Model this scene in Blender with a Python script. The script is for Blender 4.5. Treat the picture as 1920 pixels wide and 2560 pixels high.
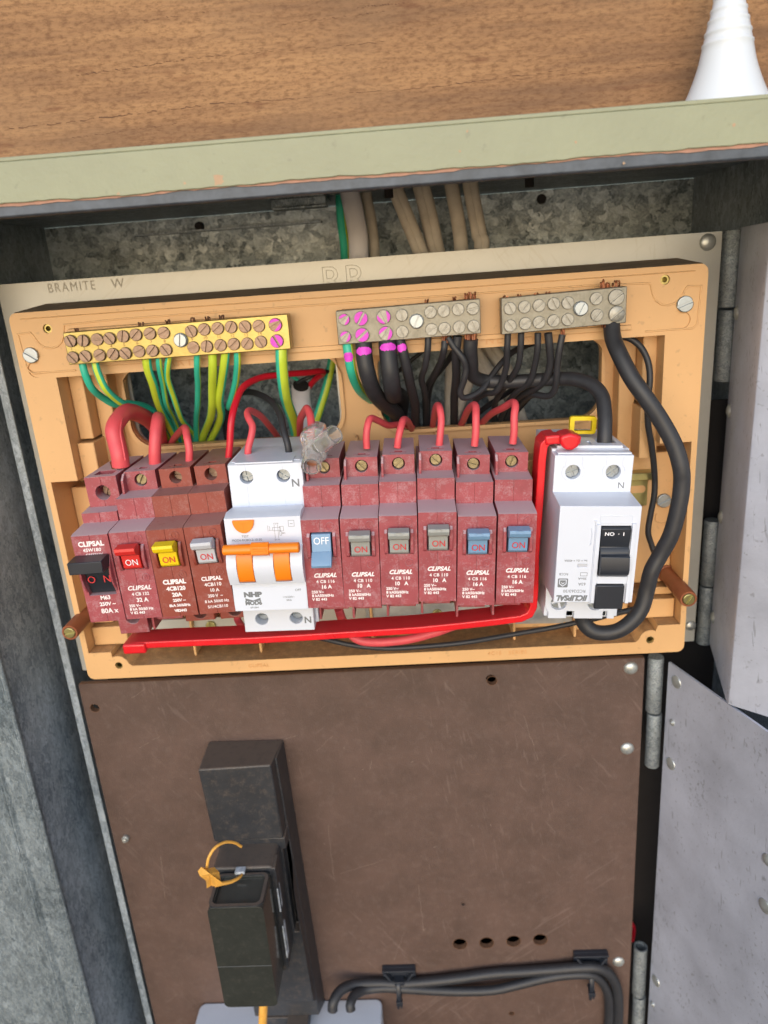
import bpy, bmesh, math, random
import numpy as np
from mathutils import Vector, Matrix
random.seed(7)
S = 0.001          # everything below is written in millimetres
scene = bpy.context.scene
R_ = math.radians
for o in list(bpy.data.objects): bpy.data.objects.remove(o)

# ------------------------------------------------------------------ camera
CAM = np.array([160.79, -376.37, 24.16]); YAW, PITCH, ROLL, F = 0.0501, 0.3175, 0.0731, 1835.98
def _rot(a, b, c):
    Rz = np.array([[math.cos(a), -math.sin(a), 0], [math.sin(a), math.cos(a), 0], [0, 0, 1]])
    Rx = np.array([[1, 0, 0], [0, math.cos(b), math.sin(b)], [0, -math.sin(b), math.cos(b)]])
    Ry = np.array([[math.cos(c), 0, math.sin(c)], [0, 1, 0], [-math.sin(c), 0, math.cos(c)]])
    return Rz @ Rx @ Ry
RC = _rot(0.050775, 0.317437, 0.073214)
F = 1835.982734; CAM = np.array([160.793, -376.37, 24.165])
def at(q, Y):
    """point of the plane y = Y (mm) seen at photograph pixel q"""
    r = RC @ np.array([(q[0]-960)/F, 1, -(q[1]-1280)/F]); t = (Y-CAM[1])/r[1]
    return CAM + t*r
cam_d = bpy.data.cameras.new('camera'); cam = bpy.data.objects.new('camera', cam_d)
scene.collection.objects.link(cam); scene.camera = cam
cam_d.sensor_fit = 'HORIZONTAL'; cam_d.sensor_width = 36; cam_d.lens = 36*F/1920
cam_d.clip_start = 0.01; cam_d.clip_end = 50
mw = Matrix.Identity(4)
for i in range(3):
    mw[i][0] = RC[i][0]; mw[i][1] = RC[i][2]; mw[i][2] = -RC[i][1]; mw[i][3] = CAM[i]*S
cam.matrix_world = mw
cam_d.dof.use_dof = True; cam_d.dof.focus_distance = 0.328; cam_d.dof.aperture_fstop = 16

# ------------------------------------------------------------------ light
W = bpy.data.worlds.new('World'); scene.world = W; W.use_nodes = True
nt = W.node_tree; bg = nt.nodes['Background']; sky = nt.nodes.new('ShaderNodeTexSky')
sky.sky_type = 'NISHITA'; sky.sun_disc = False
ELEV, AZ = 22, 187     # AZ: compass direction the sun stands in (180 = behind the camera)
sky.sun_elevation = R_(ELEV); sky.sun_rotation = R_(AZ); sky.dust_density = 1.0; sky.air_density = 1.0
nt.links.new(sky.outputs[0], bg.inputs[0]); bg.inputs[1].default_value = 0.15
sd = bpy.data.lights.new('sun', 'SUN'); so = bpy.data.objects.new('sun', sd); scene.collection.objects.link(so)
sd.energy = 1.15; sd.angle = R_(75); sd.color = (1, 1, 1)
d = Vector((math.sin(R_(AZ))*math.cos(R_(ELEV)), math.cos(R_(AZ))*math.cos(R_(ELEV)), math.sin(R_(ELEV))))
so.rotation_euler = (-d).to_track_quat('-Z', 'Y').to_euler(); so.location = (0, -2, 2)
vs = scene.view_settings; vs.view_transform = 'Standard'; vs.look = 'None'; vs.gamma = 1; vs.use_curve_mapping = False
vs.exposure = 0.52

# ------------------------------------------------------------------ materials
def lin(c):
    return tuple(((v/255)/12.92 if v/255 <= .04045 else ((v/255+.055)/1.055)**2.4) for v in c) + (1,)
def mat(name, col, rough=.5, metal=0, var=.12, vscale=60, bump=.0, bscale=400, col2=None, spec=None, dust=0, spots=0, coat=0, dustcol=(190,180,178), dlo=.73, dhi=1.08, dup=.38, scr=None):
    m = bpy.data.materials.new(name); m.use_nodes = True; t = m.node_tree; N = t.nodes; L = t.links
    b = N['Principled BSDF']; b.inputs['Metallic'].default_value = metal
    if spec is not None: b.inputs['Specular IOR Level'].default_value = spec
    b.inputs['Coat Weight'].default_value = coat
    tc0 = N.new('ShaderNodeTexCoord'); oi = N.new('ShaderNodeObjectInfo'); va = N.new('ShaderNodeVectorMath'); va.operation = 'ADD'
    mu = N.new('ShaderNodeMath'); mu.operation = 'MULTIPLY'; mu.inputs[1].default_value = 7.3; L.new(oi.outputs['Random'], mu.inputs[0]); L.new(tc0.outputs['Object'], va.inputs[0]); L.new(mu.outputs[0], va.inputs[1])
    class _T: outputs = {'Object': va.outputs[0]}
    tc = _T
    no = N.new('ShaderNodeTexNoise'); no.inputs['Scale'].default_value = vscale; no.inputs['Detail'].default_value = 6; no.inputs['Roughness'].default_value = .6
    L.new(tc.outputs['Object'], no.inputs['Vector'])
    c = lin(col); c2 = lin(col2) if col2 else tuple(x*(1-var) for x in c[:3])+(1,); c1 = c if col2 else tuple(min(1, x*(1+var)) for x in c[:3])+(1,)
    cr = N.new('ShaderNodeValToRGB'); cr.color_ramp.elements[0].position = .3; cr.color_ramp.elements[1].position = .7
    cr.color_ramp.elements[0].color = c2; cr.color_ramp.elements[1].color = c1
    L.new(no.outputs[0], cr.inputs[0]); out = cr.outputs[0]
    mr = N.new('ShaderNodeMapRange'); mr.inputs[3].default_value = rough*.82; mr.inputs[4].default_value = min(1, rough*1.2)
    L.new(no.outputs[0], mr.inputs[0]); rout = mr.outputs[0]
    if dust:
        g = N.new('ShaderNodeNewGeometry'); sp = N.new('ShaderNodeSeparateXYZ'); L.new(g.outputs['Normal'], sp.inputs[0])
        up = N.new('ShaderNodeMapRange'); up.inputs[1].default_value = .3; up.inputs[2].default_value = .9; up.inputs[3].default_value = 0; up.inputs[4].default_value = dup; L.new(sp.outputs[2], up.inputs[0])
        n1 = N.new('ShaderNodeTexNoise'); n1.inputs['Scale'].default_value = 190; n1.inputs['Detail'].default_value = 8; n1.inputs['Roughness'].default_value = .75
        n2 = N.new('ShaderNodeTexNoise'); n2.inputs['Scale'].default_value = 1500; n2.inputs['Detail'].default_value = 3
        L.new(tc.outputs['Object'], n1.inputs['Vector']); L.new(tc.outputs['Object'], n2.inputs['Vector'])
        a = N.new('ShaderNodeMath'); a.operation = 'ADD'; L.new(n1.outputs[0], a.inputs[0]); L.new(up.outputs[0], a.inputs[1])
        a2 = N.new('ShaderNodeMath'); a2.operation = 'MULTIPLY_ADD'; L.new(n2.outputs[0], a2.inputs[0]); a2.inputs[1].default_value = .45; L.new(a.outputs[0], a2.inputs[2])
        m2 = N.new('ShaderNodeMapRange'); m2.inputs[1].default_value = dlo; m2.inputs[2].default_value = dhi; m2.inputs[4].default_value = dust; L.new(a2.outputs[0], m2.inputs[0])
        mx = N.new('ShaderNodeMix'); mx.data_type = 'RGBA'; L.new(m2.outputs[0], mx.inputs[0]); L.new(out, mx.inputs[6]); mx.inputs[7].default_value = lin(dustcol); out = mx.outputs[2]
    if spots:
        v = N.new('ShaderNodeTexNoise'); v.inputs['Scale'].default_value = 260; v.inputs['Detail'].default_value = 2; L.new(tc.outputs['Object'], v.inputs['Vector'])
        m3 = N.new('ShaderNodeMapRange'); m3.inputs[1].default_value = .66; m3.inputs[2].default_value = .74; m3.inputs[4].default_value = spots; L.new(v.outputs[0], m3.inputs[0])
        mx = N.new('ShaderNodeMix'); mx.data_type = 'RGBA'; L.new(m3.outputs[0], mx.inputs[0]); L.new(out, mx.inputs[6]); mx.inputs[7].default_value = lin((70, 60, 55)); out = mx.outputs[2]
    if scr:
        for rot, sc_, seed in ((.6, (1, 1, .09), 0), (-.9, (1, 1, .07), 3), (.15, (1, 1, .12), 6)):
            mp = N.new('ShaderNodeMapping'); mp.inputs['Rotation'].default_value = (0, rot, 0); L.new(tc.outputs['Object'], mp.inputs['Vector'])
            m4 = N.new('ShaderNodeMapping'); m4.inputs['Scale'].default_value = sc_; m4.inputs['Location'].default_value = (seed, seed, seed); L.new(mp.outputs[0], m4.inputs['Vector'])
            v = N.new('ShaderNodeTexNoise'); v.inputs['Scale'].default_value = 520; v.inputs['Detail'].default_value = 2; L.new(m4.outputs[0], v.inputs['Vector'])
            g2 = N.new('ShaderNodeTexNoise'); g2.inputs['Scale'].default_value = 30; L.new(m4.outputs[0], g2.inputs['Vector'])
            ad = N.new('ShaderNodeMath'); ad.operation = 'MULTIPLY_ADD'; L.new(g2.outputs[0], ad.inputs[0]); ad.inputs[1].default_value = .6; L.new(v.outputs[0], ad.inputs[2])
            m3 = N.new('ShaderNodeMapRange'); m3.inputs[1].default_value = 1.0; m3.inputs[2].default_value = 1.07; m3.inputs[4].default_value = scr[0]; L.new(ad.outputs[0], m3.inputs[0])
            mx = N.new('ShaderNodeMix'); mx.data_type = 'RGBA'; L.new(m3.outputs[0], mx.inputs[0]); L.new(out, mx.inputs[6]); mx.inputs[7].default_value = lin(scr[1]); out = mx.outputs[2]
    L.new(out, b.inputs['Base Color']); L.new(rout, b.inputs['Roughness'])
    if bump:
        bn = N.new('ShaderNodeTexNoise'); bn.inputs['Scale'].default_value = bscale; bn.inputs['Detail'].default_value = 5; L.new(tc.outputs['Object'], bn.inputs['Vector'])
        bu = N.new('ShaderNodeBump'); bu.inputs['Strength'].default_value = bump; bu.inputs['Distance'].default_value = .0005
        L.new(bn.outputs[0], bu.inputs['Height']); L.new(bu.outputs[0], b.inputs['Normal'])
    return m
def galv(name, ca, cb, scale=170, metal=.65, rough=.5, bump=.4, stretch=(1, 1, 1)):
    m = bpy.data.materials.new(name); m.use_nodes = True; t = m.node_tree; N = t.nodes; L = t.links; b = N['Principled BSDF']
    tc = N.new('ShaderNodeTexCoord'); mp = N.new('ShaderNodeMapping'); mp.inputs['Scale'].default_value = stretch; L.new(tc.outputs['Object'], mp.inputs['Vector'])
    n0 = N.new('ShaderNodeTexNoise'); n0.inputs['Scale'].default_value = scale*.8; n0.inputs['Detail'].default_value = 3; L.new(mp.outputs[0], n0.inputs['Vector'])
    ad = N.new('ShaderNodeVectorMath'); ad.operation = 'MULTIPLY_ADD'; L.new(n0.outputs['Color'], ad.inputs[0]); ad.inputs[1].default_value = (.012, .012, .012); L.new(mp.outputs[0], ad.inputs[2])
    vo = N.new('ShaderNodeTexVoronoi'); vo.inputs['Scale'].default_value = scale; L.new(ad.outputs[0], vo.inputs['Vector'])
    n1 = N.new('ShaderNodeTexNoise'); n1.inputs['Scale'].default_value = 22; n1.inputs['Detail'].default_value = 7; L.new(tc.outputs['Object'], n1.inputs['Vector'])
    n2 = N.new('ShaderNodeTexNoise'); n2.inputs['Scale'].default_value = scale*2.5; n2.inputs['Detail'].default_value = 5; L.new(ad.outputs[0], n2.inputs['Vector'])
    sp = N.new('ShaderNodeSeparateXYZ'); L.new(vo.outputs['Color'], sp.inputs[0])
    f1 = N.new('ShaderNodeMath'); f1.operation = 'MULTIPLY_ADD'; L.new(sp.outputs[0], f1.inputs[0]); f1.inputs[1].default_value = .45; L.new(n2.outputs[0], f1.inputs[2])
    f2 = N.new('ShaderNodeMath'); f2.operation = 'MULTIPLY_ADD'; L.new(n1.outputs[0], f2.inputs[0]); f2.inputs[1].default_value = .9; L.new(f1.outputs[0], f2.inputs[2])
    mr = N.new('ShaderNodeMapRange'); mr.inputs[1].default_value = .8; mr.inputs[2].default_value = 1.55; L.new(f2.outputs[0], mr.inputs[0])
    mx = N.new('ShaderNodeMix'); mx.data_type = 'RGBA'; L.new(mr.outputs[0], mx.inputs[0]); mx.inputs[6].default_value = lin(ca); mx.inputs[7].default_value = lin(cb)
    L.new(mx.outputs[2], b.inputs['Base Color']); b.inputs['Metallic'].default_value = metal
    rr = N.new('ShaderNodeMapRange'); rr.inputs[3].default_value = rough-.12; rr.inputs[4].default_value = rough+.14; L.new(sp.outputs[1], rr.inputs[0]); L.new(rr.outputs[0], b.inputs['Roughness'])
    bu = N.new('ShaderNodeBump'); bu.inputs['Strength'].default_value = bump; bu.inputs['Distance'].default_value = .0006; L.new(f1.outputs[0], bu.inputs['Height']); L.new(bu.outputs[0], b.inputs['Normal'])
    return m
def wood(name):
    m = bpy.data.materials.new(name); m.use_nodes = True; t = m.node_tree; N = t.nodes; L = t.links; b = N['Principled BSDF']
    tc = N.new('ShaderNodeTexCoord')
    def nz(sc, st, det=6, ro=.6):
        mp = N.new('ShaderNodeMapping'); mp.inputs['Scale'].default_value = st; L.new(tc.outputs['Object'], mp.inputs['Vector'])
        n = N.new('ShaderNodeTexNoise'); n.inputs['Scale'].default_value = sc; n.inputs['Detail'].default_value = det; n.inputs['Roughness'].default_value = ro; L.new(mp.outputs[0], n.inputs['Vector']); return n.outputs[0]
    big = nz(9, (.45, 1, 3.2), 4); grain = nz(60, (.16, 1, 2.2), 8, .7); fine = nz(600, (.5, 1, 1.3), 5, .75); sp = nz(85, (.5, 1, 2.2), 2, .4); ck = nz(30, (.35, 1, 6), 5, .8)
    cr = N.new('ShaderNodeValToRGB'); e = cr.color_ramp.elements; e[0].position = .40; e[0].color = lin((124, 95, 72)); e[1].position = .60; e[1].color = lin((168, 130, 93))
    x = e.new(.5); x.color = lin((148, 113, 82))
    a = N.new('ShaderNodeMath'); a.operation = 'MULTIPLY_ADD'; L.new(grain, a.inputs[0]); a.inputs[1].default_value = .55
    h = N.new('ShaderNodeMath'); h.operation = 'MULTIPLY'; L.new(big, h.inputs[0]); h.inputs[1].default_value = .45; L.new(h.outputs[0], a.inputs[2]); L.new(a.outputs[0], cr.inputs[0])
    def mixin(prev, val, lo, hi, col, amt):
        mr = N.new('ShaderNodeMapRange'); mr.inputs[1].default_value = lo; mr.inputs[2].default_value = hi; mr.inputs[4].default_value = amt; L.new(val, mr.inputs[0])
        mx = N.new('ShaderNodeMix'); mx.data_type = 'RGBA'; L.new(mr.outputs[0], mx.inputs[0]); L.new(prev, mx.inputs[6]); mx.inputs[7].default_value = lin(col); return mx.outputs[2], mr.outputs[0]
    o, _ = mixin(cr.outputs[0], fine, .46, .62, (96, 68, 48), .6)
    o, _ = mixin(o, nz(240, (.12, 1, 2.6), 6, .75), .52, .68, (112, 82, 60), .4)
    o, _ = mixin(o, nz(14, (.8, 1, 1.4), 4, .6), .5, .72, (140, 112, 86), .5)
    o, _ = mixin(o, sp, .66, .74, (98, 60, 44), .4)
    o, cf = mixin(o, ck, .495, .5, (84, 56, 38), 0)
    L.new(o, b.inputs['Base Color']); b.inputs['Roughness'].default_value = .8; b.inputs['Specular IOR Level'].default_value = .2
    s2 = N.new('ShaderNodeMath'); s2.operation = 'ADD'; L.new(fine, s2.inputs[0]); L.new(grain, s2.inputs[1])
    bu = N.new('ShaderNodeBump'); bu.inputs['Strength'].default_value = .5; bu.inputs['Distance'].default_value = .0006; L.new(s2.outputs[0], bu.inputs['Height']); L.new(bu.outputs[0], b.inputs['Normal'])
    return m
def glassy(name, col=(.95, .95, .95, 1), rough=.12, alpha_mix=.25):
    m = bpy.data.materials.new(name); m.use_nodes = True; b = m.node_tree.nodes['Principled BSDF']
    b.inputs['Base Color'].default_value = col; b.inputs['Roughness'].default_value = rough; b.inputs['Transmission Weight'].default_value = 1-alpha_mix; b.inputs['IOR'].default_value = 1.3
    return m
M_ = dict(
 orange=mat('tan_moulded_plastic', (212, 168, 116), .45, var=.07, vscale=14, bump=.05, bscale=900, spots=.18, dust=.72, dustcol=(118, 92, 66), dlo=.86, dhi=1.3, dup=.5),
 mark=mat('moulded_lettering_plastic', (206, 154, 98), .5, var=.05),
 red_body=mat('maroon_plastic', (150, 68, 75), .5, var=.14, vscale=90, dust=.7, dustcol=(196, 180, 186), dlo=.72, dhi=1.2, dup=.6, bump=.12, bscale=1500),
 brown_body=mat('red_brown_plastic', (136, 62, 50), .48, var=.06, vscale=60, dust=.25, bump=.1, bscale=1500),
 white=mat('white_plastic', (208, 214, 226), .38, var=.025, vscale=30, dust=.05),
 paint=mat('white_print', (235, 228, 228), .6, var=.05), redprint=mat('red_print', (205, 50, 55), .6, var=.03), greyprint=mat('grey_print', (112, 116, 120), .6, var=.03),
 whiteprint=mat('white_moulded_letters', (235, 235, 240), .5, var=.02),
 grey_tog=mat('grey_toggle_plastic', (150, 153, 150), .45, var=.05, dust=.08), blue_tog=mat('blue_toggle_plastic', (112, 148, 182), .42, var=.05, dust=.1),
 pale_tog=mat('pale_grey_toggle_plastic', (185, 188, 195), .42, var=.04), red_tog=mat('red_toggle_plastic', (205, 48, 45), .4, var=.04), yel_tog=mat('yellow_toggle_plastic', (228, 198, 22), .4, var=.04),
 black_tog=mat('black_toggle_plastic', (38, 42, 50), .4, var=.1), or_tog=mat('bright_orange_plastic', (240, 130, 25), .4, var=.04),
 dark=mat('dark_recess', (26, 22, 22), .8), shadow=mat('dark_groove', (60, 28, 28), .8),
 brass_head=mat('dull_brass_screw', (142, 132, 104), .36, .85, var=.25, vscale=500, bump=.1, bscale=1500), brass=mat('brass', (146, 134, 86), .3, .92, var=.15, vscale=120, bump=.1, bscale=900), brass_scr=mat('tarnished_brass', (132, 113, 100), .42, .85, var=.25, vscale=500, bump=.15, bscale=1500),
 tin=mat('tinned_brass', (138, 135, 124), .48, .6, var=.22, vscale=260, bump=.25, bscale=1200), tin_scr=mat('tinned_screw', (150, 149, 143), .45, .65, var=.25, vscale=500, bump=.2, bscale=1600),
 zinc=mat('zinc_plated_steel', (160, 168, 174), .4, .85, var=.12, vscale=200, bump=.1), yzinc=mat('yellow_zinc_steel', (178, 172, 120), .35, .9, var=.15, vscale=100),
 alu=mat('dull_galvanised_strip', (165, 168, 172), .5, .8, var=.15, vscale=160, bump=.1), copper=mat('copper', (158, 104, 76), .4, .9, var=.2, vscale=800),
 lipsteel=mat('grey_sheared_steel_edge', (84, 90, 98), .55, .4, var=.3, vscale=160, bump=.2), grime=mat('brown_grime', (138, 118, 94), .85, var=.25, vscale=120, bump=.2), crack=mat('dark_crack', (88, 60, 42), .9), chip=mat('paint_chip', (178, 150, 122), .8), oldcopper=mat('dull_copper', (110, 78, 62), .5, .8, var=.2), pink=mat('magenta_marker', (222, 70, 210), .5, var=.12, vscale=700), green=mat('green_insulation', (55, 185, 155), .4, var=.06), yellow=mat('yellow_green_insulation', (190, 212, 60), .4, var=.08),
 redw=mat('salmon_red_insulation', (212, 80, 88), .48, var=.06, vscale=200), redw2=mat('bright_red_insulation', (195, 25, 45), .35, var=.05), blackw=mat('black_insulation', (44, 45, 49), .5, var=.15, vscale=300, bump=.06),
 redbus=mat('glossy_red_plastic', (214, 28, 38), .3, var=.06, vscale=60, bump=.05, dust=.06), beigew=mat('aged_beige_sheath', (186, 178, 166), .55, var=.12, vscale=120, bump=.1), whitew=mat('white_sheath', (205, 203, 208), .5, var=.05),
 tube=mat('brown_paper_tube', (135, 78, 50), .4, var=.15, vscale=130, bump=.1), plate=mat('cream_painted_sheet', (180, 180, 174), .34, .2, var=.09, vscale=25, bump=.03, scr=(.25, (160, 154, 140))),
 scratch=mat('scratched_line', (166, 161, 149), .6), 
 board=mat('dark_brown_fibre_board', (92, 72, 64), .6, var=.22, vscale=45, bump=.5, bscale=1100, col2=(79, 62, 55), dust=.25, dustcol=(138, 122, 114), spots=.25, dlo=.72, scr=(.13, (150, 132, 124))), board_edge=mat('raw_board_edge', (104, 74, 54), .85, var=.25, vscale=500),
 fuse=mat('black_bakelite', (46, 48, 52), .42, var=.12, vscale=90, dust=.75, dustcol=(104, 92, 82)), cover=mat('smoky_cover', (50, 52, 49), .14, var=.12, vscale=60, dust=.3, dustcol=(95, 92, 84)),
 meter=mat('pale_meter_plastic', (198, 204, 215), .4, var=.03), tag=mat('amber_seal_plastic', (222, 165, 75), .45, var=.15, vscale=300),
 silver=mat('silver_paint_door', (186, 190, 204), .46, .3, var=.16, vscale=24, bump=.3, bscale=500, spots=.3, scr=(.45, (120, 122, 128))), greenp=mat('sage_green_paint', (146, 149, 123), .5, var=.08, vscale=40, bump=.35, bscale=500, spots=.15),
 pinkp=mat('faded_primer', (170, 128, 108), .7, var=.2, vscale=200), nozzle=mat('white_nozzle_plastic', (212, 218, 224), .35, var=.01), rivet=mat('dull_rivet', (186, 190, 188), .4, .7, var=.12, vscale=300),
 galv=galv('galvanised_steel', (72, 86, 94), (192, 206, 214), scale=210, metal=.25, rough=.42), galv_dark=galv('weathered_galvanised_steel', (108, 120, 130), (192, 203, 212), scale=420, stretch=(1, 1, .5), metal=.2), galv_fl=galv('galvanised_flange', (98, 110, 118), (172, 184, 192), scale=480, stretch=(1, 1, .5)),
 hinge=galv('hinge_steel', (100, 108, 112), (176, 184, 188), scale=500, bump=.5), wood=wood('raw_hardwood'), clear=glassy('clear_plastic', rough=.08, alpha_mix=.12),
)

# ------------------------------------------------------------------ builders
COL = scene.collection
ORG = {}
class MB:
    def __init__(s): s.v = []; s.f = []; s.mi = []
    def add(s, vs_, fs, mi=0):
        n = len(s.v); s.v += [tuple(map(float, v)) for v in vs_]; s.f += [tuple(i+n for i in f) for f in fs]
        s.mi += [mi]*len(fs) if isinstance(mi, int) else list(mi)
    def box(s, x0, x1, y0, y1, z0, z1, mi=0):
        s.add([(x, y, z) for x in (x0, x1) for y in (y0, y1) for z in (z0, z1)], [(0, 1, 3, 2), (4, 6, 7, 5), (0, 4, 5, 1), (2, 3, 7, 6), (0, 2, 6, 4), (1, 5, 7, 3)], mi); return s
    def prism(s, pts, a0, a1, axis='x', mi=0):
        n = len(pts)
        def P(p, a): return {'x': (a, p[0], p[1]), 'y': (p[0], a, p[1]), 'z': (p[0], p[1], a)}[axis]
        s.add([P(p, a0) for p in pts]+[P(p, a1) for p in pts], [tuple(range(n)), tuple(range(2*n-1, n-1, -1))]+[(i, i+n, (i+1) % n+n, (i+1) % n) for i in range(n)], mi); return s
    def hexa(s, P, mi=0):   # 8 corner points: four of one end, four of the other
        s.add(P, [(0, 1, 2, 3), (7, 6, 5, 4), (0, 4, 5, 1), (1, 5, 6, 2), (2, 6, 7, 3), (3, 7, 4, 0)], mi); return s
    def cyl(s, p0, p1, r0, r1=None, n=24, mi=0):
        r1 = r0 if r1 is None else r1; p0 = Vector(p0); p1 = Vector(p1); d_ = (p1-p0).normalized()
        u = d_.orthogonal().normalized(); w = d_.cross(u)
        A = [p0+(u*math.cos(t)+w*math.sin(t))*r0 for t in [2*math.pi*k/n for k in range(n)]]; B = [p1+(u*math.cos(t)+w*math.sin(t))*r1 for t in [2*math.pi*k/n for k in range(n)]]
        s.add(A+B, [tuple(range(n-1, -1, -1)), tuple(range(n, 2*n))]+[(i, (i+1) % n, (i+1) % n+n, i+n) for i in range(n)], mi); return s
    def lathe(s, prof, c, n=28, mi=0):  # prof [(radius, distance towards the camera)] about a y axis through c
        k = len(prof); V = []
        for r, h in prof:
            V += [(c[0]+r*math.cos(2*math.pi*i/n), c[1]-h, c[2]+r*math.sin(2*math.pi*i/n)) for i in range(n)]
        Fc = [(j*n+i, j*n+(i+1) % n, (j+1)*n+(i+1) % n, (j+1)*n+i) for j in range(k-1) for i in range(n)]
        s.add(V, Fc+[tuple(range((k-1)*n, k*n)), tuple(range(n-1, -1, -1))], mi); return s
    def slot_screw(s, c, r, h, ang, slot=.32, n=20, mi=0):
        """cheese head with a cut slot: a base disc and two half heads"""
        s.cyl((c[0], c[1], c[2]), (c[0], c[1]-h*.55, c[2]), r, r, 24, mi)
        ca, sa = math.cos(R_(ang)), math.sin(R_(ang)); hs = slot*r*.5; a0 = math.asin(hs/r)
        for sg in (1, -1):
            pts = [(r*math.cos(t), sg*r*math.sin(t)) for t in [a0+(math.pi-2*a0)*k/n for k in range(n+1)]]
            for q0, q1, y0, y1 in ((1, 1, c[1]-h*.55, c[1]-h*.9), (1, .93, c[1]-h*.9, c[1]-h)):
                A = [(c[0]+(x*ca-z*sa)*q0, y0, c[2]+(x*sa+z*ca)*q0) for x, z in pts]; B = [(c[0]+(x*ca-z*sa)*q1, y1, c[2]+(x*sa+z*ca)*q1) for x, z in pts]; m = len(pts)
                s.add(A+B, [tuple(range(m)), tuple(range(2*m-1, m-1, -1))]+[(i, i+m, (i+1) % m+m, (i+1) % m) for i in range(m)], mi)
        return s
    def cross_screw(s, c, r, h, ang, mi=0):
        s.cyl(c, (c[0], c[1]-h*.5, c[2]), r, r, 24, mi)
        for q in range(4):
            a = R_(ang+90*q); g = .17*r; pts = [(g, g)]+[(r*math.cos(t), r*math.sin(t)) for t in [math.asin(.17)+(math.pi/2-2*math.asin(.17))*k/8 for k in range(9)]]
            pp = [(c[0]+x*math.cos(a)-z*math.sin(a), c[2]+x*math.sin(a)+z*math.cos(a)) for x, z in pts]; s.prism(pp, c[1]-h*.5, c[1]-h, 'y', mi)
        return s
    def tube(s, pts, r, n=14, flat=1, twist=0, stripe=None, steps=7, r1=None, strip_ph=0):
        P = [Vector(p) for p in pts]; Q = []
        ext = [P[0]*2-P[1]]+P+[P[-1]*2-P[-2]]
        for i in range(1, len(ext)-2):
            for k in range(steps):
                t = k/steps; a, b_, c_, d_ = ext[i-1:i+3]
                Q.append(.5*((2*b_)+(c_-a)*t+(2*a-5*b_+4*c_-d_)*t*t+(3*b_-a-3*c_+d_)*t**3))
        Q.append(P[-1]); u = None; V = []; m = len(Q); L_ = 0
        for i, q in enumerate(Q):
            tg = (Q[min(i+1, m-1)]-Q[max(i-1, 0)]).normalized()
            if u is None: u = tg.cross(Vector((0, -1, 0))); u = u.normalized() if u.length > .01 else tg.orthogonal().normalized()
            u = (u-tg*u.dot(tg)).normalized(); w = tg.cross(u)
            if i: L_ += (q-Q[i-1]).length
            rr = r if r1 is None else r+(r1-r)*i/(m-1)
            tw = twist*L_
            for k in range(n):
                a = 2*math.pi*k/n; x, y = math.cos(a)*rr*flat, math.sin(a)*rr
                V.append(q+u*x+w*y)
        Fc, mi = [], []
        LL = 0
        for i in range(m-1):
            LL += (Q[i+1]-Q[i]).length
            for k in range(n):
                Fc.append((i*n+k, i*n+(k+1) % n, (i+1)*n+(k+1) % n, (i+1)*n+k))
                mi.append(0 if not stripe else (1 if (((k+.5)/n - (1-.5*strip_ph) + stripe/2 + twist*LL) % 1) < stripe else 0))
        Fc += [tuple(range(n-1, -1, -1)), tuple(range((m-1)*n, m*n))]; mi += [0, 0]
        s.add(V, Fc, mi); return s
    def sweep(s, pts, w, y0, y1, mi=0):   # flat bar following pts in the xz plane, thickness w
        closed = abs(pts[0][0]-pts[-1][0])+abs(pts[0][1]-pts[-1][1]) < 1e-3
        if closed: pts = pts[:-1]
        n = len(pts); V = []
        for i, p in enumerate(pts):
            a = Vector(pts[(i-1) % n] if (closed or i) else p); b_ = Vector(pts[(i+1) % n] if (closed or i < n-1) else p); p = Vector(p)
            t0 = (p-a).normalized() if (p-a).length > 0 else (b_-p).normalized(); t1 = (b_-p).normalized() if (b_-p).length > 0 else t0
            t = (t0+t1).normalized(); nrm = Vector((-t.y, t.x)); k = 1/max(.55, abs(t.dot(t0)))
            for sg, y in ((1, y0), (-1, y0), (-1, y1), (1, y1)): q = p+nrm*w/2*k*sg; V.append((q.x, y, q.y))
        m = n if closed else n-1
        Fc = [(i*4+j, i*4+(j+1) % 4, ((i+1) % n)*4+(j+1) % 4, ((i+1) % n)*4+j) for i in range(m) for j in range(4)]
        if not closed: Fc += [(3, 2, 1, 0), tuple((n-1)*4+j for j in range(4))]
        s.add(V, Fc, mi); return s
def finish(me, smooth=True, ang=32):
    bm = bmesh.new(); bm.from_mesh(me); bmesh.ops.recalc_face_normals(bm, faces=bm.faces); bm.to_mesh(me); bm.free()
    if smooth:
        me.polygons.foreach_set('use_smooth', [True]*len(me.polygons)); me.set_sharp_from_angle(angle=R_(ang))
def bevel(o, w, seg=2):
    b = o.modifiers.new('bevel', 'BEVEL'); b.width = w*S; b.segments = seg; b.limit_method = 'ANGLE'; b.angle_limit = R_(35); b.use_clamp_overlap = True; return o
def bake(o):
    dg = bpy.context.evaluated_depsgraph_get(); dg.update(); me = bpy.data.meshes.new_from_object(o.evaluated_get(dg)); o.modifiers.clear(); o.data = me; return o
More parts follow.
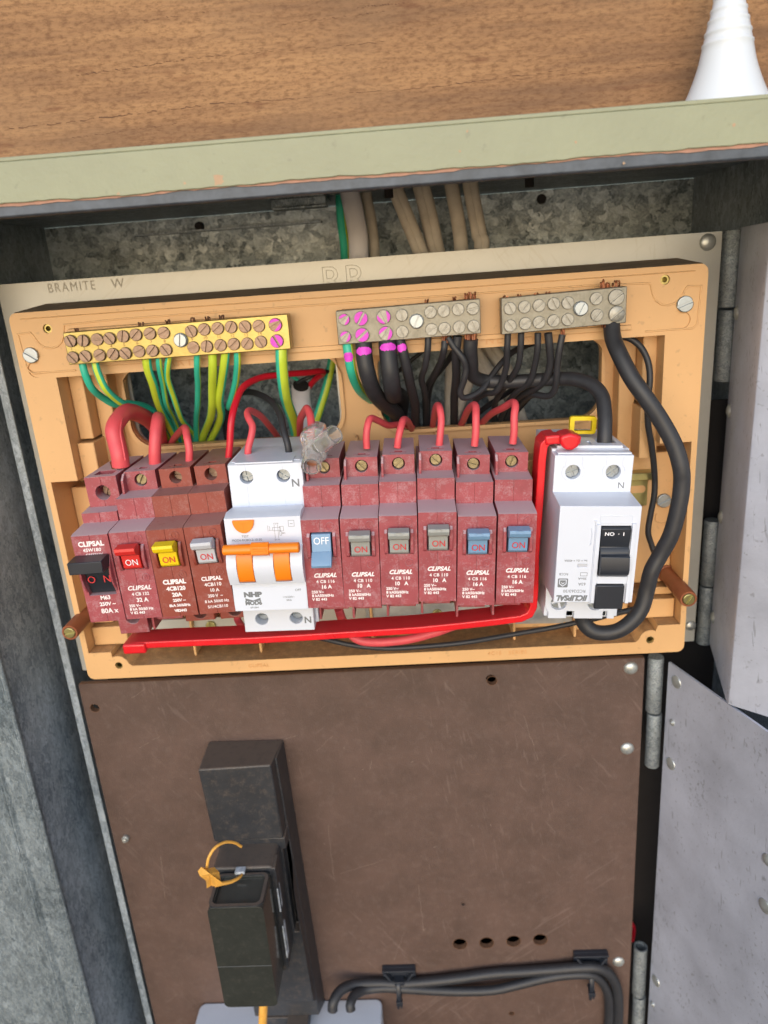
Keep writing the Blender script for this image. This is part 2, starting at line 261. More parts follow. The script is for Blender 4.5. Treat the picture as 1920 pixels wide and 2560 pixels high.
def ob(name, mb, mats, parent=None, local=False, bv=0, cut=None, sharp=32, seg=2, cmat='dark'):
    """ONE mesh object. parent: its thing; local: coordinates are already the parent's"""
    me = bpy.data.meshes.new(name); V = np.array(mb.v)
    if parent is not None: org = np.zeros(3) if local else np.array(ORG.get(parent.name, (0, 0, 0)))
    else: org = (V.min(0)+V.max(0))/2 if not local else np.zeros(3)
    me.from_pydata([tuple((v-org)*S) for v in V], [], mb.f)
    mats = mats if isinstance(mats, (list, tuple)) else [mats]
    for m in mats: me.materials.append(M_[m])
    me.polygons.foreach_set('material_index', mb.mi); o = bpy.data.objects.new(name, me); COL.objects.link(o)
    finish(me, True, sharp)
    if cut is not None:
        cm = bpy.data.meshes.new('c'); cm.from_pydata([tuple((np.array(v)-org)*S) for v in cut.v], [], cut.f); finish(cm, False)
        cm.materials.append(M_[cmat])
        co = bpy.data.objects.new('c', cm); COL.objects.link(co); b = o.modifiers.new('b', 'BOOLEAN'); b.object = co; b.solver = 'EXACT'; b.use_self = True
        bake(o); bpy.data.objects.remove(co)
        o.data.polygons.foreach_set('use_smooth', [True]*len(o.data.polygons)); o.data.set_sharp_from_angle(angle=R_(sharp))
    if bv: bevel(o, bv, seg)
    if parent is not None: o.parent = parent
    elif not local: o.location = org*S
    ORG[o.name] = tuple(org)
    return o
def thing(name, label, cat, loc, rot=0, group=None):
    o = bpy.data.objects.new(name, None); COL.objects.link(o); o.location = Vector(loc)*S; o.rotation_euler = (0, R_(rot), 0); o.empty_display_size = .01
    o['label'] = label; o['category'] = cat
    if group: o['group'] = group
    ORG[o.name] = tuple(loc); return o
def tag(o, label, cat, group=None):
    o['label'] = label; o['category'] = cat
    if group: o['group'] = group
    return o
def text(name, lines, mt, parent, local=True, depth=.04):
    """lines: (string, x, y, z, size, options) -> ONE lettering mesh. size = cap height in mm; facing the camera side (-y)"""
    V, Fc = [], []
    org = np.zeros(3) if local else np.array(ORG.get(parent.name, (0, 0, 0)))
    for (st, x, y, z, size, *opt) in lines:
        op = opt[0] if opt else {}
        cu = bpy.data.curves.new('t', 'FONT'); cu.body = st; cu.size = size/.69*S; cu.align_x = op.get('ax', 'CENTER'); cu.align_y = 'CENTER'
        cu.shear = op.get('shear', 0); cu.offset = op.get('bold', 0)*S; cu.extrude = depth*S; cu.space_character = op.get('sp', 1); cu.resolution_u = 3
        if op.get('outline'): cu.fill_mode = 'NONE'; cu.bevel_depth = op['outline']*S; cu.extrude = 0; cu.bevel_resolution = 0
        to = bpy.data.objects.new('t', cu); COL.objects.link(to); dg = bpy.context.evaluated_depsgraph_get(); dg.update()
        me = bpy.data.meshes.new_from_object(to.evaluated_get(dg)); bpy.data.objects.remove(to); bpy.data.curves.remove(cu)
        a = R_(op.get('rot', 0)); wx = op.get('wx', 1); n = len(V)
        for v in me.vertices:
            px, pz = v.co.x/S*wx, v.co.y/S; V.append((x+px*math.cos(a)-pz*math.sin(a), y-v.co.z/S-depth, z+px*math.sin(a)+pz*math.cos(a)))
        Fc += [tuple(i+n for i in p.vertices) for p in me.polygons]; bpy.data.meshes.remove(me)
    me = bpy.data.meshes.new(name); me.from_pydata([tuple((np.array(v)-org)*S) for v in V], [], Fc); me.materials.append(M_[mt])
    o = bpy.data.objects.new(name, me); COL.objects.link(o); o.parent = parent; return o
def rrect(x0, x1, z0, z1, r, n=6):
    P = []
    for cx, cz, a in ((x1-r, z1-r, 0), (x0+r, z1-r, 90), (x0+r, z0+r, 180), (x1-r, z0+r, 270)):
        P += [(cx+r*math.cos(R_(a+90*k/n)), cz+r*math.sin(R_(a+90*k/n))) for k in range(n+1)]
    return P
def circ(cx, cz, r, n=24): return [(cx+r*math.cos(2*math.pi*k/n), cz+r*math.sin(2*math.pi*k/n)) for k in range(n)]
def sheet(name, outer, holes, y0, y1, mt, parent=None, bv=0, cutters=None, cmat='dark'):
    """flat plate in the xz plane between y0 and y1 with real holes"""
    cu = bpy.data.curves.new('s', 'CURVE'); cu.dimensions = '2D'; cu.fill_mode = 'BOTH'
    for P in [outer]+holes:
        sp = cu.splines.new('POLY'); sp.points.add(len(P)-1)
        for p, q in zip(sp.points, P): p.co = (q[0], q[1], 0, 1)
        sp.use_cyclic_u = True
    cu.extrude = (y1-y0)/2; o = bpy.data.objects.new('s', cu); COL.objects.link(o); dg = bpy.context.evaluated_depsgraph_get(); dg.update()
    me = bpy.data.meshes.new_from_object(o.evaluated_get(dg)); bpy.data.objects.remove(o)
    bm = bmesh.new(); bm.from_mesh(me); bmesh.ops.remove_doubles(bm, verts=bm.verts, dist=1e-4)
    mb = MB(); bm.verts.index_update()
    mb.add([(v.co.x, (y0+y1)/2-v.co.z, v.co.y) for v in bm.verts], [tuple(v.index for v in f.verts) for f in bm.faces]); bm.free(); bpy.data.meshes.remove(me)
    return ob(name, mb, mt, parent, bv=bv, cut=cutters, cmat=cmat)
CR = {'1': (0, 600, .38577), '2': (640, 600, .38577), '3': (1200, 560, .43400), '4': (100, 1100, .30139), '5': (540, 1040, .30139), '6': (900, 1040, .30139), '7': (1300, 1000, .31646),
      'A': (0, 900, .24111), 'E': (280, 880, .34961), 'F': (920, 840, .37372), 'G': (700, 1480, .60277), 'H': (800, 460, .30139), 'K': (400, 1800, .34364), 'P': (800, 2200, .54250), 'Q': (1500, 1560, .45210), 'D': (1500, 1100, .27125), 'U': (0, 0, .57866), 'V': (960, 0, .57866)}
def px(c, u, v): a = CR[c]; return (a[0]+u*a[2], a[1]+v*a[2])
def pt(c, u, v, Y): return at(px(c, u, v), Y)

# ================================================================== THE CABINET
cab = thing('meter_cabinet', 'galvanised steel meter cabinet with a sage green hood edge, open around the breakers', 'cabinet', (135, 150, -300))
ob('back_panel', MB().box(-84, 353, 150, 152, -620, 66.8), 'galv', cab)
ob('side_panel', MB().box(-84, -82, -12, 150, -620, 66.8).box(-71, -66.5, 31, 32, -620, 40), 'galv_dark', cab)
ob('side_panel', MB().box(351, 353, -18, 150, -620, 66.8), 'galv_dark', cab)
# front flange of the left side: face, folded bead, outer return sheet
fl = MB()
for x, y in ((-83.2, -14.6), (-100.6, -14.2), (-112, -6)): fl.cyl((x, y, -620), (x, y, 66), .8, .8, 12)
def strip(mb, pts, z0, z1): mb.prism(pts, z0, z1, 'z')
strip(fl, [(-80.5, -12), (-80.5, -14.5), (-82, -15.5), (-84, -14), (-97, -12.8), (-99, -14.5), (-101, -14.3), (-103, -9), (-130, -2), (-190, 6), (-190, 8), (-130, 0), (-103, -7), (-99, -11), (-84, -10)], -620, 66)
ob('front_flange', fl, 'galv_fl', cab, bv=.4)
ob('roof_panel', MB().box(-130, 470, -99, 152, 67, 68.5), 'galv_dark', cab)
# the folded hood edge: bare steel lip below, painted face above
hd = MB(); hd.prism([(-101.2, 51.4), (-100.6, 51), (-96, 51), (-96, 53), (-99, 53.4), (-99, 66.9), (-101.2, 66.9)], -130, 470, 'x')
ob('hood_lip', hd, 'lipsteel', cab, bv=.3)
def wavy(y, zf, amp, seed, x0=-130, x1=470, n=260):
    rnd = random.Random(seed); ph = [rnd.random()*6 for _ in range(6)]
    return [(x0+(x1-x0)*i/n, zf+amp*sum(math.sin((x0+(x1-x0)*i/n)*f+p)/(1+j*.6) for j, (f, p) in enumerate(zip((.05, .13, .31, .7, 1.6, 3.1), ph)))) for i in range(n+1)]
lo = wavy(0, 55.3, .22, 3); pr = MB(); pr.prism([(-130, 69.2)]+[(a, b-.7) for a, b in wavy(0, 55.4, .25, 9)]+[(470, 69.2)], -101.6, -101.21, 'y'); ob('primer_coat', pr, 'pinkp', cab)
gp = MB(); gp.prism([(-130, 68.6)]+lo+[(470, 68.6)], -102.2, -101.61, 'y'); gp.box(-130, 470, -102.2, -62.5, 68.6, 70)
ob('painted_hood_edge', gp, 'greenp', cab, bv=.5)
for q, r in (((545, 449), 2.2), ((1835, 312), .6), ((1150, 378), .5), ((1168, 328), .5), ((1560, 408), .5), ((462, 458), .5), ((296, 484), .6), ((1440, 355), .5)):
    c = at(q, -102.3); rnd = random.Random(q[0]); k = 11; P = [(c[0]+r*rnd.uniform(.5, 1.2)*math.cos(2*math.pi*i/k), c[2]+r*rnd.uniform(.5, 1.2)*math.sin(2*math.pi*i/k)) for i in range(k)]; ob('paint_chip', MB().prism(P, -102.26, -102.1, 'y'), 'chip', cab)
ob('added_shade_sheet', MB().box(-60, 350.5, 62, 63, -619, -214).box(328, 350.4, 61, 62, -213.9, -62), 'dark', cab)  # added black sheets: their colour stands in for shade behind board and hinge gap
# bracket and leftovers under the roof
br = MB(); a = at((673, 497), 60); b = at((812, 488), 60); br.box(a[0], b[0], 56, 96, 64.8, 66.6).box(a[0]+2, b[0]+1, 52, 56, 59.5, 64.5); br.box(a[0]+4, b[0]+2, 44, 52, 58.3, 59.6)
ob('bracket', br, 'galv_fl', cab, bv=.3)
for q in ((575, 510), (497, 566), (1355, 497), (1275, 452), (975, 458)):
    yy = 148 if q[1] > 480 else 90; c = at(q, yy); m = MB(); 
    if yy == 148: m.cyl((c[0], 150, c[2]), (c[0], 146.5, c[2]), 3.2, 2.6); ob('bolt_head', m, 'dark', cab)
    else: m.cyl((c[0], 20, 67), (c[0], 20, 58), 2.2, 2.2); ob('bolt_head', m, 'dark', cab)
ob('seam_strip', MB().box(at((345, 566), 149)[0], at((800, 500), 149)[0], 141, 149.9, 57, 58.2), 'galv_dark', cab)

# ---- timber board above the hood and the white nozzle standing on the ledge
wb = tag(ob('timber_board', MB().box(-160, 520, -60, -40, 70.2, 240), 'wood', bv=.8), 'brown hardwood board with grain and fine cracks standing above the green hood edge', 'timber board')
rnd = random.Random(21)
for (q0, q1, wd) in (((10, 325), (560, 258), .5), ((190, 190), (470, 148), .4), ((470, 147), (960, 105), .3), ((560, 262), (960, 226), .3), ((180, 345), (440, 310), .25), ((960, 232), (1420, 175), .35), ((1240, 205), (1700, 160), .22), ((700, 62), (960, 30), .25), ((890, 20), (1010, 8), .3), ((300, 60), (520, 30), .15)):
    a = at(q0, -60.03); b = at(q1, -60.03); n = 46; mb = MB(); x, z = a[0], a[2]; P = []
    for i in range(n+1):
        t = i/n; P.append((a[0]+(b[0]-a[0])*t, a[2]+(b[2]-a[2])*t+rnd.uniform(-.35, .35)))
    for i in range(n):
        if rnd.random() < .3: continue
        w = wd*rnd.uniform(.25, .75); (x0, z0), (x1, z1) = P[i], P[i+1]; z1 = z0+(z1-z0)*.6; mb.add([(x0, -60.04, z0), (x1, -60.04, z1-w*.4), (x1+.5, -60.04, z1+w*.4), (x0+.3, -60.04, z0+w)], [(0, 1, 2, 3)])
    o = ob('grain_crack', mb, 'crack', wb)
c0 = at((1813, 262), -82); nz = MB()
prof = [(15.2, 0), (14.9, .8), (13.6, 3), (12.2, 6), (11.0, 9), (10.3, 11.5), (9.7, 14), (9.2, 17), (8.9, 19.2), (9.15, 19.6), (9.1, 20.2), (8.55, 20.6), (8.3, 22.6), (8.6, 23), (8.5, 23.6), (8.05, 24), (7.6, 26.2), (7.8, 26.6), (7.65, 27.2), (7.0, 27.6), (6.7, 29.4), (6.9, 29.8), (6.75, 30.4), (6.15, 30.8), (5.8, 33), (5.95, 33.4), (5.8, 34), (5.3, 34.4), (5.0, 38), (4.8, 44), (4.4, 60), (3.8, 80), (3.4, 95)]
n = 40; V = []
for r, h in prof: r *= 1-.14*max(0, min(1, (h-9)/18)); V += [(c0[0]-h*.03+r*math.cos(2*math.pi*i/n), -82+r*math.sin(2*math.pi*i/n), 70+h) for i in range(n)]
nz.add(V, [(j*n+i, j*n+(i+1) % n, (j+1)*n+(i+1) % n, (j+1)*n+i) for j in range(len(prof)-1) for i in range(n)]+[tuple(range(n)), tuple(range((len(prof)-1)*n, len(prof)*n))])
tag(ob('sealant_nozzle', nz, 'nozzle', sharp=50), 'white ribbed sealant nozzle standing upright on the green ledge at the top right', 'nozzle')

# ---- white backing plate with cable windows
def window(x0, x1, z0, z1, r): return rrect(x0, x1, z0, z1, r)
bp = thing('backing_plate', 'cream painted metal plate with stamped words behind the tan tray', 'plate', (133, 41, -90))
holes = [window(1, 118.5, -64.2, -8, 12), window(143, 265, -64, -8, 12)]
rv = [(320.5, 26.3, 4.4), (326, -58, 2), (326, -128, 2.6), (326, -200, 2)]
sheet('sheet_metal', rrect(-64, 327.6, -209.5, 31.2, .6), holes, 40, 41.6, 'plate', bp, bv=.2)
for x, z, r in rv[:1]: ob('rivet', MB().lathe([(r*1.0, 0), (r*.97, .35), (r*.82, 1.0), (r*.5, 1.6), (r*.05, 1.85)], (x-.2, 40, z)), 'rivet', bp)
for q in ((1514, 908), (1669, 1341), (1718, 1565)):
    c = at(q, 40); ob('rivet', MB().lathe([(3.4, 0), (3.2, .4), (2.4, 1.1), (.1, 1.6)], (c[0]+ (2 if q[0] > 1600 else 0), 40, c[2])), 'rivet', bp) if q[0] > 1600 else None
t0 = at((130, 722), 39.9); t1 = at((290, 712), 39.9)
text('stamped_lettering', [('BRAMITE', (t0[0]*.64+t1[0]*.36)-2, 39.95, t0[2]+.1, 4.8, dict(wx=.82, sp=1.25)), ('W', t1[0]+1.0, 39.95, t1[2]+.5, 4.8)], 'scratch', bp, local=False, depth=.03)
t2 = at((862, 685), 39.9)
text('embossed_lettering', [('RR', t2[0]-1, 39.95, t2[2]-3.5, 14, dict(outline=.12, sp=1.05))], 'scratch', bp, local=False, depth=.03)
sc = MB(); rnd = random.Random(4)
for i in range(26):
    q = (rnd.uniform(1090, 1330), rnd.uniform(600, 680)); c = at(q, 39.97); a = R_(rnd.choice((-62, -58, -35, 78))+rnd.uniform(-8, 8)); l = rnd.uniform(2, 8); dx, dz = math.cos(a)*l, math.sin(a)*l
    z0, z1 = max(17.5, min(31, c[2])), max(17.5, min(31, c[2]+dz)); w = .05
    sc.add([(c[0]-w, 39.97, z0), (c[0]+w, 39.97, z0), (c[0]+dx+w, 39.97, z1), (c[0]+dx-w, 39.97, z1)], [(0, 1, 2, 3)])
ob('scratches', sc, 'scratch', bp)

# ================================================================== THE TAN TRAY
X0, X1, ZT, ZB = -40.0, 306.2, 16.55, -193.4
tr = thing('breaker_tray', 'tan moulded plastic mounting tray holding the row of breakers', 'tray', (133, 38, ZB))
def arc(cx, cz, r, a0, a1, n=7): return [(cx+r*math.cos(R_(a0+(a1-a0)*k/n)), cz+r*math.sin(R_(a0+(a1-a0)*k/n))) for k in range(n+1)]
inner = [(-22, -16.6), (-22, -72), (-36.8, -72), (-36.8, -176)]+[(-23.5, -176)]+arc(-20.4, -185, 6.2, 118, 10)+[(-12.5, -185.6)]+[(279, -186)]+arc(287, -185, 6.2, 172, 62)+[(291, -176), (303.3, -176), (303.3, -71), (287, -71), (287, -16.0)]
fr = MB()
def bosshole(mb, x, z, r, d=9): return mb.cyl((x, -1, z), (x, d, z), r, r, 24)
ct = MB(); bosshole(ct, -21.4, 7.9, 2.3); bosshole(ct, 285.8, 10.3, 2.3); bosshole(ct, -20.4, -185, 2.2); bosshole(ct, 287, -185, 2.2)
for x, z in ((-31.9, -11), (295, -8.4)): ct.cyl((x, -1, z-.9), (x, .8, z-.9), 4.0, 4.0, 28)
outer = rrect(X0, X1, ZB, ZT, 4)
def ledge(outer_, d=1.2): return outer_
f_ob = sheet('tray_frame', outer, [list(reversed(inner))], 0, 34, 'orange', tr, bv=.7, cutters=ct, cmat='orange')
skirt = rrect(X0+.25, X1-.25, ZB+.25, ZT+1.0, 4)
sheet('tray_skirt', rrect(X0-.6, X1+.6, ZB-.4, ZT+.5, 4.5), [rrect(X0+1.5, X1-1.5, ZB+1.5, ZT-1.5, 3)], 13, 38.5, 'orange', tr, bv=.8)
gm_ = MB(); gm_.add([(X0+3.5, .9, 16.45), (X1-3.5, .9, 16.45), (X1-2, 3, 16.75), (X0+2, 3, 16.75), (X1-2, 38.4, 19.5), (X0+2, 38.4, 19.5), (X1-2, 38.4, 16.4), (X0+2, 38.4, 16.4), (X1-2, 1.2, 16), (X0+2, 1.2, 16)], [(0, 1, 2, 3), (3, 2, 4, 5), (5, 4, 6, 7), (7, 6, 8, 9), (9, 8, 1, 0), (0, 3, 5, 7, 9), (1, 8, 6, 4, 2)])
ob('dirt_layer', gm_, 'grime', tr)
fw = [window(0, 120.2, -62.6, -14, 13), window(142.5, 264.2, -62, -14, 13), rrect(40, 128, -185, -171.5, 2), rrect(172, 210, -185, -172, 2)]
sheet('tray_floor', rrect(X0+.8, X1-.8, ZB+.8, ZT-.8, 3), fw, 34.05, 37.5, 'orange', tr, bv=.3)
# raised lip round each window
for x0, x1, zb in ((0, 120.2, -62.6), (142.5, 264.2, -62)):
    sheet('window_lip', rrect(x0-2.2, x1+2.2, zb-2.2, -17.2, 14.5), [rrect(x0-.1, x1+.1, zb-.1, -12, 13)], 31.5, 34.04, 'orange', tr, bv=.5)
# inside steps and platform, mirrored left and right
ins = MB()
for sg, xo in ((1, -40.0), (-1, 306.2)):
    X = lambda v: xo+sg*v
    def bx(a, b, *r): x0, x1 = sorted((X(a), X(b))); ins.box(x0, x1, *r)
    bx(18.3, 26, 12, 34, -52, -16.9); bx(18.3, 27.5, 7, 34, -80.5, -53); bx(26.3, 35, 22, 34, -80, -17.1)
    bx(3.5, 24, 9, 34, -175.8, -164); bx(3.6, 14, 2.5, 34, -160.2, -163.8) if False else None
    bx(3.4, 15, 14, 34, -163.7, -159)
ins.box(-36.6, 303, 20, 34, -158.5, -80.8)
for x in (-12.4, 127, 172, 262): ins.box(x, x+1.6, 27, 34, -80.5, -63.5)
ins.box(-24, 8, 16, 34, -176.2, -158.9) if False else None
for x in (22, 61.5, 128.5, 211, 246): ins.box(x, x+1.6, 9, 34, -185.9, -160)
ins.box(24, 61, 22, 34, -185.8, -171) if False else None
for x0, x1, y, z in ((-11, 22, 24, -172), (128, 170, 22, -174), (213, 246, 24, -172), (248, 279, 18, -170)): ins.box(x0, x1, y, 33.9, -186, z)
ob('tray_inner_steps', ins, 'orange', tr, bv=.6)
# raised outline moulding on the top bar
mo = MB()
def outline(sg, xo, dz):
    X = lambda v: xo+sg*v
    p = [(X(30), -13.8+dz), (X(4.2), -13.8+dz), (X(4.2), 6.3+dz), (X(9), 6.3+dz), (X(9.6), 3)]
    p = [(X(29), -13.6), (X(6), -13.6), (X(3.8), -11.5), (X(2.9), 6.2), (X(9.5), 6.6), (X(11), 4.4)]+[(X(18.6-7.6*math.cos(R_(t))), 5.4-7.2*math.sin(R_(t))) for t in (15, 40, 65, 90, 115, 140, 165)]+[(X(27.5), 9.2), (X(60), 10.2)]
    q = sorted([0])
    mo.sweep(p, .9, -.45, .3)
outline(1, X0, 0); outline(-1, X1, 0)
mo.box(20, 246, -.5, .3, 9.7, 10.6); mo.box(-34, 300, -.42, .3, 13.2, 13.7)
mo.box(-8, 270, -1.6, .2, -12.2, -9.8)
ob('moulded_outline', mo, 'orange', tr, bv=.25)
ob('bar_seat', MB().box(-10, 100, -3.2, -.1, -8, 7.2).box(128, 192, -3.2, -.1, -8, 7.2).box(208, 262, -3.2, -.1, -8, 7.2), 'orange', tr, bv=.5)
el = at((452, 902), -.5); nl = at((1270, 845), -.5); sl = at((1268, 1632), -.1); cl = at((647, 1664), -.1)
for L_ in [('EARTH', el[0], -.05, el[2]-.6, 4.4, dict(sp=1.25)), ('NEUTRAL', nl[0]+4, -.05, nl[2]-.6, 4.0, dict(sp=1.3)), ('4C15   SERIES', sl[0], -.05, sl[2], 2.2, dict(sp=1.2)), ('CLIPSAL', cl[0], -.05, cl[2], 2.2, dict(sp=1.1))]: text('moulded_lettering', [L_], 'mark', tr, local=False, depth=.12)
# threaded brass inserts, fixing screws, mounting rails
for x, z in ((-21.4, 7.9), (285.8, 10.3), (-20.4, -185), (287, -185)):
    ins2 = MB(); n = 22; 
    for (ra, rb, y0, y1) in ((2.25, 1.3, 1.0, 7),): 
        ins2.add([(x+r*math.cos(2*math.pi*k/n), y, z+r*math.sin(2*math.pi*k/n)) for r, y in ((ra, y1), (ra, y0), (rb, y0), (rb, y1)) for k in range(n)], [(j*n+k, j*n+(k+1) % n, (j+1)*n+(k+1) % n, (j+1)*n+k) for j in range(3) for k in range(n)])
    ins2.cyl((x, 6.8, z), (x, 7.4, z), 1.6, 1.6); ob('threaded_insert', ins2, 'brass', tr)
for x, z, y, a in ((-32.3, -4.5, .4, -35), (295.6, -1.7, .4, 20), (297.2, -108.6, 20, 25)):
    ob('fixing_screw', MB().slot_screw((x, y, z), 3.9, 2.2, a), 'zinc', tr, bv=.12)
for z, r in ((-118.5, 4.3),):
    rg = MB(); n = 28; rg.prism([(297.4+r*math.cos(R_(t)), z+r*math.sin(R_(t))) for t in range(150, 400, 10)]+[(297.4+(r-.7)*math.cos(R_(t)), z+(r-.7)*math.sin(R_(t))) for t in range(390, 140, -10)], 19.2, 20.2, 'y'); ob('moulded_ring', rg, 'orange', tr)
ob('steel_strip', MB().prism(rrect(-8, 60, -180, -163.5, .6), 13, 14.5, 'y'), 'plate', tr, bv=.2)
ob('steel_strip', MB().prism([(126, -161), (241, -163), (241, -178.5), (126, -174.5)], 13, 14.5, 'y').box(240, 246, 13.2, 14.4, -178, -170), 'alu', tr, bv=.2)
ob('mounting_rail', MB().box(12, 290.8, 12.5, 15.5, -94.4, -90).box(12, 290.8, 15, 20, -92, -90), 'yzinc', tr, bv=.5)
rl = MB(); rl.prism(rrect(262, 287.5, -110.5, -95, .8), 17.5, 18.9, 'y'); rl.box(12, 262, 16, 18.4, -110, -96)
ob('rail_web', rl, 'yzinc', tr, bv=.3)
ri = MB(); ri.prism([(280.6+3.6+2.1*math.cos(R_(t)), -100.6+2.1*math.sin(R_(t))) for t in range(-90, 91, 15)]+[(270+0*t, -98.5 if t else -102.7) for t in (1, 0)], 17.2, 17.48, 'y'); ob('rail_slot', ri, 'orange', tr)
for q, y in (((528, 1563), 13), ((1093, 1534), 13), ((1262, 1527), 13)):
    c = at(q, y); ob('strip_screw', MB().slot_screw((c[0], y, c[2]), 3.0, 1.8, 88), 'yzinc', tr, bv=.1)
# stand-off pillars
for (x, z, a, lb) in ((-37.0, -154.75, 8, 'brown stand-off pillar with a slotted screw tip at the lower left of the tray'), (301.2, -153.4, 60, 'brown stand-off pillar with a slotted screw tip beside the thick black cable at the lower right')):
    p = thing('standoff_pillar', lb, 'pillar', (x, 20, z), group='stand-off pillars of the tray')
    ob('pillar_tube', MB().lathe([(5.3, 0), (5.3, 1.5), (4.55, 1.6), (4.6, 34.4), (4.3, 35), (3.4, 35), (3.4, 34)], (x, 20, z)), 'tube', p)
    ob('pillar_screw', MB().slot_screw((x, -13.8, z), 3.05, 1.9, a), 'yzinc', p, bv=.1)

# ================================================================== TERMINAL BARS
def bar(name, label, ends, zz, y0, y1, mt, smt, scr, mount, pinks, group=None):
    (xa, za0, za1), (xb, zb0, zb1) = ends
    b = thing(name, label, 'terminal bar', ((xa+xb)/2, y1, (za0+zb0)/2), group=group)
    cutr = MB()
    ob('bar_body', MB().hexa([(xa, y0, za0), (xb, y0, zb0), (xb, y0, zb1), (xa, y0, za1), (xa, y1, za0), (xb, y1, zb0), (xb, y1, zb1), (xa, y1, za1)]), mt, b, bv=.35)
    rnd = random.Random(len(scr))
    for i, (q, r) in enumerate(scr):
        c = at(q, y0-.8); a = rnd.choice((rnd.uniform(-80, 80), rnd.uniform(20, 60), rnd.uniform(-70, -50)))
        ob('terminal_screw', MB().slot_screw((c[0], y0+.2, c[2]), r, rnd.uniform(1.3, 1.9), a, slot=.26), [smt], b, bv=.12)
        if i in pinks:
            # marker ink on top of the screw head halves
            mk = MB(); rr = r*.93; ca, sa = math.cos(R_(a)), math.sin(R_(a))
            h = 1.95
            for sg in (1, -1):
                pts = [(rr*math.cos(R_(t)), sg*max(rr*.16, rr*math.sin(R_(t)))) for t in range(0+12, 181-(12 if i % 2 else 45), 12)]
                mk.prism([(c[0]+u*ca-w*sa, c[2]+u*sa+w*ca) for u, w in pts], y0+.2-h, y0+.2-h+.7, 'y')
            o = ob('marker_ink', mk, 'pink', b.children[-1], bv=0)
    c = at(mount, y0-1.5)
    ob('mounting_screw', MB().lathe([(3.5, 0), (3.5, .9), (3.3, 1.2)], (c[0], y0, c[2])).slot_screw((c[0], y0-.6, c[2]), 3.15, 1.7, 80 if mt == 'brass' else 62, slot=.2), 'zinc', b, bv=.12)
    return b
top1 = [(457, 655), (540, 653), (628, 645), (710, 638), (797, 625), (880, 615), (970, 607), (1060, 602), (1238, 592), (1322, 580), (1410, 573), (1497, 565), (1587, 562), (1676, 558)]
bot1 = [(472, 762), (553, 755), (645, 747), (733, 740), (813, 735), (900, 722), (988, 718), (1075, 712), (1252, 697), (1340, 690), (1428, 683), (1515, 675), (1602, 672), (1690, 660)]
sc1 = [(px('1', *p), 2.95) for p in top1]+[(px('2', 125, 550), 3.2)]+[(px('1', *p), 2.95) for p in bot1]+[(px('2', 135, 655), 3.2)]
eb = bar('earth_bar', 'long brass earth bar with two rows of tarnished slotted screws, last pair inked pink', ((-8.4, 6.0, -9.6), (102.8, 7.4, -9.2)), 0, -12, -4, 'brass', 'brass_scr', sc1, px('1', 1168, 650), (14, 29))
nl_ = [(str(i+1), .5*(at(px('1', *a), -12)[0]+at(px('1', *b), -12)[0]), -12.02, .5*(at(px('1', *a), -12)[2]+at(px('1', *b), -12)[2]), 1.5) for i, (a, b) in enumerate(zip(top1, bot1))]
for L_ in nl_: text('stamped_number', [L_], 'oldcopper', eb, local=False, depth=.02)
sc2 = [(px('2', *p), r) for p, r in (((572, 515), 2.7), ((680, 508), 3.4), ((827, 498), 3.4), ((945, 487), 2.9), ((1130, 468), 2.9), ((1217, 460), 2.9), ((1310, 450), 2.9), ((1405, 445), 2.9), ((580, 627), 2.7), ((688, 615), 3.4), ((840, 605), 3.4), ((948, 595), 2.9), ((1137, 580), 2.9), ((1222, 573), 2.9), ((1317, 565), 2.9), ((1410, 558), 2.9))]
n1 = bar('neutral_bar', 'dull grey neutral bar with six pink-inked screws at its left end', ((126.1, 7.1, -8.8), (195.3, 8.1, -8.0)), 0, -12, -4, 'tin', 'tin_scr', sc2, px('2', 1040, 527), (0, 1, 2, 8, 9, 10), 'grey neutral bars')
sc3 = [(px('3', *p), r) for p, r in (((173, 487), 2.9), ((256, 478), 2.9), ((340, 470), 2.9), ((424, 460), 2.9), ((507, 455), 2.9), ((670, 430), 2.9), ((785, 422), 3.7), ((174, 587), 2.9), ((261, 573), 2.9), ((340, 567), 2.9), ((424, 557), 2.9), ((506, 550), 2.9), ((674, 525), 2.9), ((788, 518), 3.7))]
n2 = bar('neutral_bar', 'dull grey neutral bar at the right, without any pink ink', ((205.3, 7.6, -9.3), (264.3, 9.0, -7.7)), 0, -12, -4, 'tin', 'tin_scr', sc3, px('3', 583, 487), (), 'grey neutral bars')
def strands(parent, q, w, n_, h, y=-8, up=1, r=.45, m='copper'):
    mn = m
    c = at(q, y); m = MB(); rnd = random.Random(int(q[0]))
    for i in range(n_):
        x = c[0]+(i/(max(1, n_-1))-.5)*w; hh = h*rnd.uniform(.6, 1.1); m.tube([(x, y+rnd.uniform(-1.5, 1.5), c[2]-up*2), (x+rnd.uniform(-.3, .3), y, c[2]+up*hh*.5), (x+rnd.uniform(-.6, .6), y+rnd.uniform(-.5, .5), c[2]+up*hh)], r, n=8, steps=3)
    return ob('copper_strands', m, mn, parent)
strands(n1, px('2', 1388, 385), 4.5, 7, 3.6); strands(n1, px('2', 1105, 398), 1, 2, .8); strands(n1, px('2', 1285, 383), 1, 2, .8)
strands(n2, px('3', 705, 362), 1.6, 3, 3.2); strands(n2, px('3', 735, 362), 1.6, 3, 2.4); strands(n2, px('3', 785, 360), 2.6, 4, 2.6)
for u in (147, 228, 325, 392): strands(n2, px('3', u, 425-(u-147)*.09), 1.4, 2, .8)
for u, v in ((497, 585), (912, 548), (1090, 530), (1250, 515), (1345, 510), (1437, 500)): strands(eb, px('1', u, v), 1.8, 3, .9, r=.4, m='oldcopper')

